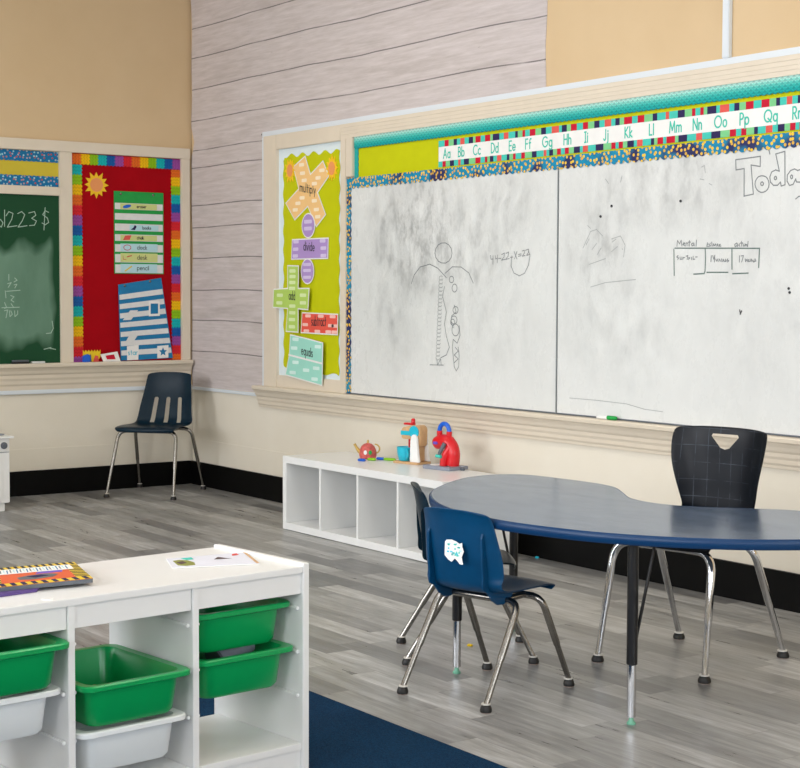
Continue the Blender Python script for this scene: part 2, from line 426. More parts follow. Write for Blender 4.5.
def fillet(pts, r, n=6):
    pts = [Vector(p) for p in pts]; out = [pts[0]]
    for a, b, c in zip(pts[:-2], pts[1:-1], pts[2:]):
        u = (a-b); w_ = (c-b); rr = min(r, u.length*.49, w_.length*.49); p0 = b+u.normalized()*rr; p1 = b+w_.normalized()*rr
        for i in range(n+1):
            t = i/n; out.append(p0*(1-t)**2+b*2*t*(1-t)+p1*t*t)
    out.append(pts[-1]); return out
def rrect(cx, cy, w_, d, r, z, n=4):
    o = []
    for (sx, sy, a0) in ((1, 1, 0), (-1, 1, 90), (-1, -1, 180), (1, -1, 270)):
        for i in range(n+1):
            a = R(a0+90*i/n); o.append(Vector((cx+sx*(w_/2-r)+r*math.cos(a), cy+sy*(d/2-r)+r*math.sin(a), z)))
    return o
def bool_cut(o, mb):
    me = bpy.data.meshes.new('c'); me.from_pydata(mb.v, [], mb.f)
    bm = bmesh.new(); bm.from_mesh(me); bmesh.ops.recalc_face_normals(bm, faces=bm.faces); bm.to_mesh(me); bm.free()
    c = bpy.data.objects.new('c', me); col.objects.link(c)
    c.matrix_world = Matrix(); 
    par, o.parent = o.parent, None
    md = o.modifiers.new('b', 'BOOLEAN'); md.object = c; md.operation = 'DIFFERENCE'; md.solver = 'EXACT'
    bake(o); o.parent = par
    bpy.data.objects.remove(c); bpy.data.meshes.remove(me)
def bake(o):
    bpy.context.view_layer.update()
    dg = bpy.context.evaluated_depsgraph_get(); dg.update()
    me = bpy.data.meshes.new_from_object(o.evaluated_get(dg)); o.modifiers.clear(); o.data = me
STROKES = {
"figure":[[(2.864,1.481),(2.857,1.458),(2.837,1.44),(2.808,1.43),(2.775,1.431),(2.746,1.441),(2.725,1.46),(2.717,1.484),(2.725,1.507),(2.745,1.525),(2.774,1.534),(2.807,1.534),(2.836,1.523),(2.857,1.504),(2.864,1.481)],[(2.507,1.324),(2.533,1.371),(2.585,1.412),(2.672,1.426),(2.741,1.405),(2.817,1.354)],[(2.805,1.377),(2.867,1.41),(2.941,1.408),(3.006,1.377),(3.042,1.326)],[(2.88,1.345),(2.878,1.338),(2.873,1.332),(2.865,1.329),(2.857,1.329),(2.849,1.332),(2.844,1.338),(2.842,1.345),(2.844,1.352),(2.849,1.358),(2.857,1.361),(2.865,1.361),(2.873,1.358),(2.878,1.352),(2.88,1.345)],[(2.908,1.301),(2.906,1.292),(2.9,1.285),(2.892,1.281),(2.882,1.281),(2.874,1.285),(2.868,1.292),(2.866,1.301),(2.868,1.31),(2.874,1.317),(2.882,1.321),(2.891,1.321),(2.9,1.317),(2.906,1.31),(2.908,1.301)],[(2.918,1.189),(2.916,1.181),(2.91,1.174),(2.902,1.17),(2.892,1.17),(2.883,1.174),(2.877,1.18),(2.874,1.188),(2.877,1.196),(2.883,1.203),(2.891,1.206),(2.901,1.206),(2.91,1.203),(2.916,1.197),(2.918,1.189)],[(2.91,1.137),(2.907,1.128),(2.9,1.121),(2.89,1.117),(2.879,1.117),(2.869,1.121),(2.861,1.128),(2.859,1.136),(2.861,1.145),(2.868,1.153),(2.878,1.157),(2.89,1.157),(2.9,1.153),(2.907,1.146),(2.91,1.137)],[(2.928,1.086),(2.925,1.073),(2.917,1.062),(2.905,1.056),(2.891,1.056),(2.879,1.061),(2.87,1.072),(2.867,1.085),(2.87,1.099),(2.878,1.109),(2.89,1.116),(2.904,1.116),(2.916,1.11),(2.925,1.1),(2.928,1.086)],[(2.889,1.127),(2.887,1.12),(2.882,1.115),(2.876,1.111),(2.868,1.111),(2.861,1.114),(2.856,1.119),(2.855,1.126),(2.856,1.133),(2.861,1.138),(2.868,1.141),(2.875,1.141),(2.882,1.139),(2.887,1.133),(2.889,1.127)],[(2.885,1.213),(2.902,1.178),(2.864,1.158),(2.858,1.127),(2.878,1.097)],[(2.928,1.108),(2.936,1.059),(2.912,1.018),(2.879,1.037),(2.871,0.997),(2.88,0.947),(2.888,0.897),(2.905,0.875),(2.926,0.898),(2.929,0.958),(2.92,0.998)],[(2.896,0.997),(2.921,0.978),(2.888,0.957),(2.921,0.938),(2.888,0.917)],[(2.677,0.898),(2.796,0.901)],[(2.737,0.931),(2.745,0.899),(2.771,0.933),(2.776,0.902)],[(2.771,0.938),(2.821,0.955),(2.846,0.996),(2.82,1.051),(2.803,1.116),(2.819,1.177),(2.785,1.258),(2.801,1.308)]],
"column":[[(2.787,1.349),(2.779,1.343),(2.766,1.342),(2.756,1.347),(2.754,1.355),(2.761,1.362),(2.773,1.364),(2.784,1.36)],[(2.786,1.329),(2.778,1.323),(2.765,1.322),(2.755,1.328),(2.753,1.336),(2.759,1.343),(2.772,1.345),(2.783,1.341)],[(2.785,1.31),(2.777,1.304),(2.764,1.303),(2.754,1.308),(2.752,1.316),(2.758,1.323),(2.771,1.325),(2.782,1.321)],[(2.784,1.29),(2.775,1.284),(2.763,1.283),(2.753,1.288),(2.75,1.296),(2.757,1.303),(2.77,1.305),(2.781,1.301)],[(2.783,1.27),(2.774,1.264),(2.762,1.263),(2.752,1.268),(2.749,1.277),(2.756,1.284),(2.768,1.286),(2.78,1.282)],[(2.782,1.251),(2.773,1.244),(2.761,1.244),(2.75,1.249),(2.748,1.257),(2.755,1.264),(2.767,1.266),(2.778,1.262)],[(2.78,1.231),(2.772,1.225),(2.759,1.224),(2.749,1.229),(2.747,1.237),(2.754,1.244),(2.766,1.246),(2.777,1.242)],[(2.779,1.211),(2.771,1.205),(2.758,1.204),(2.748,1.209),(2.746,1.217),(2.753,1.224),(2.765,1.226),(2.776,1.222)],[(2.778,1.192),(2.77,1.185),(2.757,1.184),(2.747,1.189),(2.745,1.197),(2.752,1.204),(2.764,1.207),(2.775,1.203)],[(2.777,1.172),(2.769,1.165),(2.756,1.164),(2.746,1.169),(2.744,1.178),(2.75,1.185),(2.763,1.187),(2.774,1.183)],[(2.776,1.152),(2.768,1.146),(2.755,1.145),(2.745,1.15),(2.743,1.158),(2.749,1.165),(2.762,1.167),(2.773,1.163)],[(2.775,1.132),(2.766,1.126),(2.754,1.125),(2.744,1.13),(2.741,1.138),(2.748,1.145),(2.761,1.147),(2.772,1.143)],[(2.774,1.113),(2.765,1.106),(2.753,1.105),(2.743,1.11),(2.74,1.118),(2.747,1.125),(2.759,1.128),(2.771,1.124)],[(2.773,1.093),(2.764,1.086),(2.752,1.085),(2.741,1.09),(2.739,1.098),(2.746,1.105),(2.758,1.108),(2.769,1.104)],[(2.771,1.073),(2.763,1.066),(2.75,1.065),(2.74,1.07),(2.738,1.078),(2.745,1.086),(2.757,1.088),(2.768,1.084)],[(2.77,1.053),(2.762,1.047),(2.749,1.046),(2.739,1.05),(2.737,1.059),(2.744,1.066),(2.756,1.068),(2.767,1.064)],[(2.769,1.033),(2.761,1.027),(2.748,1.026),(2.738,1.03),(2.736,1.039),(2.743,1.046),(2.755,1.048),(2.766,1.045)],[(2.768,1.014),(2.76,1.007),(2.747,1.006),(2.737,1.011),(2.735,1.019),(2.741,1.026),(2.754,1.028),(2.765,1.025)],[(2.767,0.994),(2.759,0.987),(2.746,0.986),(2.736,0.991),(2.733,0.999),(2.74,1.006),(2.753,1.009),(2.764,1.005)],[(2.766,0.974),(2.757,0.967),(2.745,0.966),(2.735,0.971),(2.732,0.979),(2.739,0.986),(2.752,0.989),(2.763,0.985)],[(2.765,0.954),(2.756,0.947),(2.744,0.946),(2.733,0.951),(2.731,0.959),(2.738,0.966),(2.75,0.969),(2.762,0.965)],[(2.764,0.934),(2.755,0.928),(2.743,0.926),(2.732,0.931),(2.73,0.939),(2.737,0.946),(2.749,0.949),(2.76,0.945)]],
"sum":[[(3.179,1.463),(3.184,1.444),(3.203,1.445)],[(3.201,1.461),(3.2,1.419)],[(3.217,1.462),(3.221,1.445),(3.235,1.447)],[(3.237,1.464),(3.234,1.425)],[(3.244,1.447),(3.263,1.447)],[(3.269,1.466),(3.29,1.473),(3.287,1.454),(3.268,1.438),(3.298,1.442)],[(3.302,1.471),(3.322,1.477),(3.319,1.458),(3.302,1.442),(3.328,1.445)],[(3.336,1.451),(3.355,1.452)],[(3.348,1.458),(3.345,1.445)],[(3.365,1.479),(3.387,1.442)],[(3.386,1.478),(3.369,1.443)],[(3.397,1.464),(3.419,1.466)],[(3.397,1.455),(3.419,1.458)],[(3.425,1.48),(3.442,1.483),(3.443,1.47),(3.428,1.455),(3.449,1.458)],[(3.451,1.483),(3.473,1.488),(3.472,1.472),(3.459,1.458),(3.484,1.463)],[(3.345,1.451),(3.342,1.408),(3.364,1.374),(3.406,1.36),(3.445,1.372),(3.474,1.411),(3.485,1.458),(3.473,1.481)]],
"today":[[(4.796,1.829),(4.929,1.834),(4.929,1.793),(4.88,1.802),(4.895,1.683),(4.845,1.677),(4.843,1.79),(4.799,1.787),(4.796,1.829)],[(4.978,1.719),(4.976,1.708),(4.97,1.698),(4.96,1.691),(4.948,1.688),(4.935,1.688),(4.923,1.693),(4.913,1.701),(4.906,1.712),(4.903,1.723),(4.905,1.735),(4.912,1.745),(4.921,1.752),(4.934,1.755),(4.946,1.754),(4.959,1.75),(4.969,1.742),(4.975,1.731),(4.978,1.719)],[(4.949,1.722),(4.946,1.717),(4.941,1.715),(4.935,1.718),(4.933,1.723),(4.935,1.728),(4.941,1.73),(4.946,1.727),(4.949,1.722)],[(5.01,1.838),(5.057,1.845),(5.061,1.712),(5.041,1.708),(5.037,1.724),(5.022,1.712),(5.001,1.713),(4.985,1.727),(4.981,1.747),(4.99,1.767),(5.011,1.774),(5.03,1.768),(5.01,1.838)],[(5.017,1.741),(5.015,1.737),(5.01,1.735),(5.006,1.737),(5.004,1.742),(5.006,1.746),(5.01,1.748),(5.015,1.746),(5.017,1.741)],[(5.139,1.768),(5.124,1.765),(5.108,1.772),(5.088,1.767),(5.072,1.75),(5.071,1.726),(5.084,1.708),(5.102,1.711),(5.115,1.732),(5.119,1.72),(5.14,1.718)],[(5.099,1.741),(5.098,1.736),(5.094,1.734),(5.09,1.737),(5.088,1.742),(5.09,1.747),(5.094,1.749),(5.098,1.746),(5.099,1.741)],[(4.974,1.856),(4.979,1.84)],[(5.117,1.653),(5.131,1.662),(5.141,1.663)]],
"table":[[(4.454,1.472),(4.775,1.465)],[(4.78,1.465),(4.933,1.461)],[(4.448,1.468),(4.452,1.355)],[(4.632,1.468),(4.635,1.423),(4.633,1.372),(4.629,1.361),(4.568,1.359)],[(4.783,1.465),(4.785,1.378)],[(4.933,1.461),(4.93,1.383)],[(4.644,1.366),(4.763,1.365)],[(4.789,1.359),(4.874,1.361)]],
"tabletext":[[(4.466,1.48),(4.469,1.505),(4.481,1.49),(4.491,1.505),(4.496,1.48)],[(4.502,1.487),(4.514,1.49),(4.508,1.495),(4.501,1.487),(4.515,1.48)],[(4.52,1.48),(4.521,1.493),(4.53,1.492),(4.532,1.48)],[(4.54,1.503),(4.54,1.479)],[(4.533,1.496),(4.547,1.496)],[(4.562,1.492),(4.552,1.488),(4.556,1.479),(4.566,1.483),(4.566,1.491),(4.569,1.479)],[(4.581,1.504),(4.579,1.478)],[(4.645,1.491),(4.641,1.476),(4.653,1.476)],[(4.642,1.484),(4.652,1.485)],[(4.661,1.489),(4.657,1.482),(4.663,1.477),(4.655,1.476)],[(4.669,1.493),(4.671,1.476)],[(4.677,1.476),(4.679,1.485),(4.685,1.477),(4.691,1.485),(4.695,1.475)],[(4.699,1.482),(4.705,1.475),(4.703,1.485)],[(4.711,1.481),(4.718,1.482),(4.711,1.475),(4.722,1.475)],[(4.81,1.486),(4.798,1.48),(4.8,1.471),(4.81,1.474),(4.812,1.484),(4.814,1.471)],[(4.825,1.482),(4.82,1.477),(4.827,1.472)],[(4.835,1.492),(4.837,1.472)],[(4.829,1.485),(4.842,1.485)],[(4.844,1.481),(4.847,1.472),(4.854,1.473),(4.854,1.481)],[(4.86,1.472),(4.858,1.479),(4.865,1.477),(4.867,1.471)],[(4.871,1.491),(4.869,1.47)],[(4.474,1.44),(4.466,1.434),(4.478,1.429),(4.472,1.423)],[(4.486,1.433),(4.487,1.423),(4.497,1.424),(4.497,1.433)],[(4.503,1.423),(4.505,1.431),(4.514,1.43)],[(4.522,1.436),(4.532,1.439),(4.528,1.422)],[(4.536,1.429),(4.544,1.429),(4.536,1.422)],[(4.553,1.431),(4.555,1.42)],[(4.563,1.435),(4.563,1.422),(4.573,1.423)],[(4.577,1.432),(4.587,1.432)],[(4.668,1.436),(4.666,1.411)],[(4.676,1.436),(4.682,1.421),(4.688,1.437),(4.686,1.409)],[(4.694,1.421),(4.7,1.412),(4.706,1.422)],[(4.71,1.412),(4.714,1.421),(4.72,1.412)],[(4.726,1.422),(4.728,1.41)],[(4.734,1.41),(4.735,1.42),(4.743,1.41)],[(4.749,1.42),(4.747,1.41),(4.755,1.413)],[(4.761,1.421),(4.757,1.416),(4.767,1.413),(4.759,1.408)],[(4.826,1.433),(4.825,1.407)],[(4.834,1.432),(4.847,1.433),(4.838,1.407)],[(4.857,1.419),(4.859,1.408),(4.867,1.418),(4.871,1.408)],[(4.876,1.417),(4.873,1.408),(4.884,1.409),(4.884,1.418)],[(4.89,1.408),(4.891,1.418),(4.899,1.408)],[(4.905,1.415),(4.903,1.406),(4.915,1.41),(4.91,1.419)]],
"dots":[[(4.489,1.673),(4.487,1.67),(4.482,1.671),(4.479,1.674),(4.482,1.676),(4.486,1.676),(4.489,1.673)],[(3.986,1.626),(3.984,1.623),(3.978,1.623),(3.975,1.626),(3.978,1.629),(3.983,1.629),(3.986,1.626)],[(5.093,1.298),(5.091,1.295),(5.087,1.295),(5.085,1.298),(5.087,1.3),(5.091,1.3),(5.093,1.298)],[(5.098,1.282),(5.096,1.279),(5.092,1.279),(5.09,1.282),(5.092,1.284),(5.096,1.284),(5.098,1.282)],[(4.058,1.67),(4.056,1.667),(4.05,1.667),(4.048,1.671),(4.05,1.674),(4.056,1.673),(4.058,1.67)],[(4.831,1.209),(4.836,1.192)],[(4.834,1.192),(4.842,1.205)]],
"doodle":[[(3.894,1.588),(3.914,1.573)],[(3.864,1.485),(3.915,1.56),(3.955,1.568),(3.996,1.537)],[(3.885,1.499),(3.905,1.526)],[(3.926,1.477),(3.956,1.504)],[(3.961,1.453),(3.987,1.483)],[(4.056,1.522),(4.114,1.534),(4.144,1.493),(4.135,1.439)],[(4.056,1.465),(4.095,1.487)],[(4.06,1.508),(4.085,1.521)],[(4.125,1.477),(4.129,1.473)],[(3.919,1.305),(4.019,1.325),(4.214,1.338)],[(3.781,0.785),(3.968,0.785),(4.166,0.78),(4.281,0.763),(4.393,0.759)],[(3.907,1.409),(4.017,1.434)],[(4.604,1.811),(4.621,1.816),(4.626,1.785)],[(4.597,1.761),(4.619,1.757)],[(4.649,1.739),(4.666,1.732)],[(4.011,1.794),(4.032,1.773)],[(4.119,1.801),(4.11,1.775)]],
"chalk":[[(-1.319,1.723),(-1.308,1.681),(-1.29,1.67),(-1.279,1.696),(-1.294,1.717),(-1.314,1.702)],[(-1.268,1.775),(-1.269,1.675)],[(-1.259,1.74),(-1.241,1.766),(-1.214,1.756),(-1.223,1.719),(-1.251,1.671),(-1.189,1.681)],[(-1.184,1.756),(-1.158,1.769),(-1.138,1.751),(-1.154,1.714),(-1.182,1.673),(-1.124,1.683)],[(-1.112,1.762),(-1.074,1.772),(-1.066,1.749),(-1.093,1.73),(-1.062,1.714),(-1.075,1.688),(-1.108,1.684)],[(-0.981,1.77),(-1.004,1.78),(-1.02,1.755),(-0.989,1.734),(-0.982,1.708),(-1.005,1.692),(-1.025,1.703)],[(-1.004,1.799),(-1.013,1.66)],[(-1.245,1.38),(-1.245,1.344)],[(-1.207,1.359),(-1.192,1.345),(-1.212,1.334)],[(-1.253,1.323),(-1.23,1.33),(-1.249,1.301)],[(-1.212,1.316),(-1.193,1.32),(-1.207,1.297)],[(-1.261,1.276),(-1.173,1.283)],[(-1.269,1.279),(-1.265,1.236)],[(-1.234,1.25),(-1.213,1.243),(-1.232,1.222),(-1.214,1.21)],[(-1.274,1.207),(-1.262,1.178),(-1.274,1.171)],[(-1.232,1.2),(-1.217,1.178)],[(-1.292,1.175),(-1.179,1.178)],[(-1.275,1.157),(-1.255,1.161),(-1.266,1.113)],[(-1.244,1.157),(-1.24,1.12),(-1.225,1.135),(-1.235,1.156)],[(-1.21,1.156),(-1.208,1.12),(-1.19,1.135),(-1.19,1.156)],[(-0.964,1.09),(-0.957,1.045),(-0.972,1.016),(-1.004,1.013)],[(-0.981,0.92),(-0.942,0.912)],[(-1.02,0.914),(-0.973,0.925)]],
}

# ================================================================== THE ROOM
RX, RY, RZ = 11.4, -7.0, 3.5
struct('floor', MB().box(-.05, RX, RY, .05, -.1, 0), M['floor'])
struct('ceiling', MB().box(-.05, RX, RY, .05, RZ, RZ+.1), M['ceiling'])
_seen = set(); LEFT = []; RIGHT = []
def mark(dst=None):
    for o in bpy.data.objects:
        if o.name not in _seen:
            _seen.add(o.name)
            if dst is not None and o.parent is None: dst.append(o)
mark()
b = MB(); b.box(-.12, 0, RY, .12, 0, .66, M['lower']); b.box(-.12, 0, RY, .12, .66, RZ, M['peach'])
b.box(0, .004, RY, 0, .155, .292, M['lower'])
struct('wall_left', b); mark(LEFT)
b = MB(); b.box(0, RX, 0, .12, 0, .66, M['lower']); b.box(0, RX, 0, .12, .66, RZ, M['peach'])
b.box(.004, RX, -.004, 0, .155, .305, M['lower'])
struct('wall_right', b); mark(RIGHT)
b = MB(); ys = [RY-.12]+[v for w_ in WINB for v in w_]+[.12]
b.box(RX, RX+.12, RY-.12, .12, 0, .95, M['lower']); b.box(RX, RX+.12, RY-.12, .12, 2.95, RZ, M['peach'])
for i in range(0, len(ys), 2): b.box(RX, RX+.12, ys[i], ys[i+1], .95, 2.95, M['peach'])
struct('wall_back', b)
for i, (a, c) in enumerate(WINB):
    f = MB()
    for (y0, y1, z0, z1) in ((a, c, .95, 1.01), (a, c, 2.89, 2.95), (a, a+.06, 1.01, 2.89), (c-.06, c, 1.01, 2.89), ((a+c)/2-.03, (a+c)/2+.03, 1.01, 2.89)):
        f.box(RX+.03, RX+.09, y0, y1, z0, z1, M['raceway'])
    f = struct('window_%d' % (i+4), f)
    MB().box(RX+.06, RX+.065, a+.06, c-.06, 1.01, 2.89, M['glass']).build('pane', None, f, world=True)
b = MB(); xs = [0]+[v for w_ in WIN for v in w_]+[RX]
b.box(0, RX, RY-.12, RY, 0, .95, M['lower']); b.box(0, RX, RY-.12, RY, 2.95, RZ, M['peach'])
for i in range(0, len(xs), 2): b.box(xs[i], xs[i+1], RY-.12, RY, .95, 2.95, M['peach'])
struct('wall_front', b)
for i, (a, c) in enumerate(WIN):
    f = MB()
    for (x0, x1, z0, z1) in ((a, c, .95, 1.01), (a, c, 2.89, 2.95), (a, a+.06, 1.01, 2.89), (c-.06, c, 1.01, 2.89), ((a+c)/2-.03, (a+c)/2+.03, 1.01, 2.89)):
        f.box(x0, x1, RY-.09, RY-.03, z0, z1, M['raceway'])
    f = struct('window_%d' % (i+1), f)
    MB().box(a+.06, c-.06, RY-.065, RY-.06, 1.01, 2.89, M['glass']).build('pane', None, f, world=True)
    MB().box(a-.05, c+.05, RY-.03, RY+.12, .91, .95, M['cream_trim']).build('window_sill', None, f, world=True)
b = MB(); b.box(-.02, .0, RY, .0, 0, .155, M['black_base']); struct('baseboard_left', b)
b = MB(); b.box(.0, RX, .0, .02, 0, .155, M['black_base']); struct('baseboard_right', b)
for i, (x, y) in enumerate(CEIL):
    t = empty('ceiling_light', (x, y, RZ), 0, 'recessed ceiling light panel in the white ceiling', 'ceiling light', 'ceiling light panels')
    b = MB()
    for (x0, x1, y0, y1) in ((-.62, .62, .28, .32), (-.62, .62, -.32, -.28), (-.62, -.58, -.28, .28), (.58, .62, -.28, .28)): b.box(x0, x1, y0, y1, -.03, 0, M['raceway'])
    b.build('light_frame', None, t); MB().box(-.58, .58, -.28, .28, -.012, 0, M['lamp']).build('diffuser', None, t)

mark()
# --- mouldings (names trim_n)
tn = [0]
def trim(mb, mt=None, **k):
    tn[0] += 1; return struct('trim_%d' % tn[0], mb, mt, **k)
C = M['cream_trim']
LE = -4.6      # far end of the chalkboard frame
def profL(pr, a0, a1, mt=C): return MB().prism([PL(a0, z, o) for o, z in pr], (0, a1-a0, 0), mt)
def profR(pr, a0, a1, mt=C): return MB().prism([PR(a0, z, o) for o, z in pr], (a1-a0, 0, 0), mt)
# left wall frame
def bL(a0, a1, z0, z1, d, d0=0, mt=C): return MB().box(d0, d, a0, a1, z0, z1, mt, .003)
trim(bL(LE, 0, 2.15, 2.218, .035))
trim(bL(LE, -.912, 1.875, 1.928, .032))
trim(bL(-.912, -.83, .826, 2.15, .032))
trim(bL(-.06, 0, .826, 2.15, .032))
trim(bL(LE-.08, LE, .826, 2.218, .032))
trim(profL([(0, .828), (.068, .828), (.072, .822), (.070, .806), (.060, .798), (.050, .782), (.044, .765), (.036, .755), (.034, .735), (.028, .72), (.026, .70), (.020, .688), (.018, .662), (0, .662)], LE-.1, -.001))
trim(bL(RY, -.001, .636, .662, .02, mt=M['raceway']))
mark(LEFT)
# right wall frame
RE = 5.75
def bR(a0, a1, z0, z1, d, d0=0, mt=C): return MB().box(a0, a1, -d, -d0, z0, z1, mt, .003)
trim(bR(.975, 1.124, .703, 2.222, .028))
trim(bR(1.83, 1.886, .703, 2.143, .028))
trim(bR(1.886, 1.95, 1.925, 2.143, .028))
trim(bR(1.124, 1.83, .703, .776, .022))
trim(bR(1.124, 1.83, 2.134, 2.222, .028))
trim(bR(RE-.12, RE, .703, 2.222, .028))
trim(profR([(0, 2.143), (.024, 2.143), (.025, 2.162), (.0268, 2.165), (.027, 2.18), (.0285, 2.183), (.029, 2.2), (.031, 2.203), (.031, 2.222), (0, 2.222)], 1.83, RE-.12))
trim(profR([(0, .703), (.066, .703), (.070, .697), (.068, .683), (.058, .675), (.048, .66), (.042, .645), (.034, .635), (.032, .62), (.026, .608), (.024, .592), (.018, .582), (.016, .57), (0, .57)], .90, RE+.05))
# white cable raceways
trim(bR(.945, RE, 2.222, 2.252, .02, mt=M['raceway']))
trim(bR(.945, .975, .70, 2.222, .02, mt=M['raceway']))
trim(bR(.02, .90, .632, .652, .018, mt=M['raceway']))
trim(bR(4.715, 4.752, 2.252, RZ, .024, mt=M['raceway']))

# --- wallpaper sheets glued on the right wall
b = MB(); n = 60; e = []
for i in range(n+1):
    z = .655+(RZ-.01-.655)*i/n; bulge = .05*math.exp(-((z-2.26)/.07)**2)
    e.append((.004+.008*math.sin(z*5)+.006*math.sin(z*13)+bulge, z))
pts = [(x, z) for x, z in e]+[(3.585, RZ-.01), (3.578, 2.60), (3.568, 2.45), (3.575, 2.252), (.945, 2.252), (.945, .655)]
b.prism([PR(x, z, .0005) for x, z in pts], (0, -.0025, 0), M['wallpaper'])
tag(b.build('plank_wallpaper'), 'whitewashed wood plank wallpaper on the wall beside and above the whiteboard frame', 'wallpaper')

mark(RIGHT)
# ================================================================== LEFT WALL BOARDS
t = empty('chalkboard', (0, -2.75, .828), 0, 'green chalkboard with half-wiped white chalk writing in the cream frame', 'chalkboard')
MB().box(.002, .01, LE, -.912, .828, 1.875, M['chalkboard']).build('writing_surface', None, t, world=True)
for l0, l1, nm in ((0, 9, 'row of chalk numbers'), (9, 21, 'chalk sum'), (21, 24, 'stray chalk strokes')):
    b = MB()
    for l in STROKES['chalk'][l0:l1]: b.stroke(PL, l, .0048, .0105, M['chalk'])
    tag(b.build('chalk_writing', None, t, world=True), nm)
def scallop(P, a0, a1, b0, b1, side, period, amp, off, mt, name, label, cat, group=None, th=.003, build=True):
    """flat border strip with one wavy edge; side: 't','b','l','r' = the wavy edge"""
    horiz = side in 'tb'; L = (a1-a0) if horiz else (b1-b0); k = max(8, int(L/period*8)); wav = []
    for i in range(k+1):
        s_ = L*i/k; wv = amp*abs(math.sin(math.pi*s_/period))
        if horiz: wav.append((a0+s_, (b0+amp-wv) if side == 'b' else (b1-amp+wv)))
        else: wav.append(((a0+amp-wv) if side == 'l' else (a1-amp+wv), b0+s_))
    v = []; f = []
    for (a, b_) in wav:
        o = (a, b1 if side == 'b' else b0) if horiz else (a1 if side == 'l' else a0, b_)
        for (p, q) in ((a, b_), o): v += [P(p, q, off), P(p, q, off+th)]
    for i in range(k):
        j = 4*i; f += [[j+1, j+3, j+7, j+5], [j, j+4, j+6, j+2], [j, j+1, j+5, j+4], [j+2, j+6, j+7, j+3]]
    f += [[0, 2, 3, 1], [4*k, 4*k+1, 4*k+3, 4*k+2]]
    mb = MB().add(v, f, mt)
    if not build: return mb
    return tag(mb.build(name), label, cat, group)
tag(MB().box(.002, .006, LE, -.912, 1.928, 2.15, M['yellowp']).build('backing_paper'), 'mustard yellow backing paper strip above the green chalkboard', 'backing paper')
scallop(PL, LE, -.914, 2.08, 2.148, 'b', .03, .004, .007, M['dots'], 'border_strip', 'blue dotted border strip along the top of the mustard paper', 'border strip')
scallop(PL, LE, -.914, 1.93, 1.995, 't', .03, .004, .007, M['dots'], 'border_strip', 'blue dotted border strip along the bottom of the mustard paper', 'border strip')
tag(MB().box(.002, .006, -.83, -.06, .828, 2.15, M['redfelt']).build('felt_backing'), 'deep red felt covering the bulletin board in the corner', 'bulletin board')
scallop(PL, -.828, -.062, 2.078, 2.146, 'b', .025, .007, .0075, M['rain_h'], 'rainbow_border', 'rainbow scalloped border along the top of the red board', 'border strip')
scallop(PL, -.828, -.753, .83, 2.078, 'r', .025, .007, .0065, M['rain_l'], 'rainbow_border', 'rainbow scalloped border down the left side of the red board', 'border strip')
scallop(PL, -.128, -.062, .83, 2.078, 'l', .025, .007, .0065, M['rain_r'], 'rainbow_border', 'rainbow scalloped border down the right side of the red board', 'border strip')
def sun(P, cx, cz, r, off, label, n=12, rx=1.0):
    t = empty('paper_sun', P(cx, cz-r, off), 0, label, 'paper sun')
    pts = []
    for i in range(2*n):
        q = math.pi*i/n; rr = r*(random.uniform(.9, 1.08) if i % 2 == 0 else .62); pts.append((cx+rr*math.cos(q)*rx, cz+rr*math.sin(q)))
    nrm = P(0, 0, .004)-P(0, 0, 0)
    MB().prism([P(a, b_, off) for a, b_ in pts], nrm, M['sun_y']).build('rays', None, t, world=True)
    MB().prism([P(cx+r*.5*math.cos(q)*rx, cz+r*.5*math.sin(q), off+.0045) for q in [2*math.pi*i/20 for i in range(20)]], nrm*.4, M['orange_r']).build('face', None, t, world=True)
sun(PL, -.657, 1.955, .088, .0075, 'yellow paper sun on the red felt board')
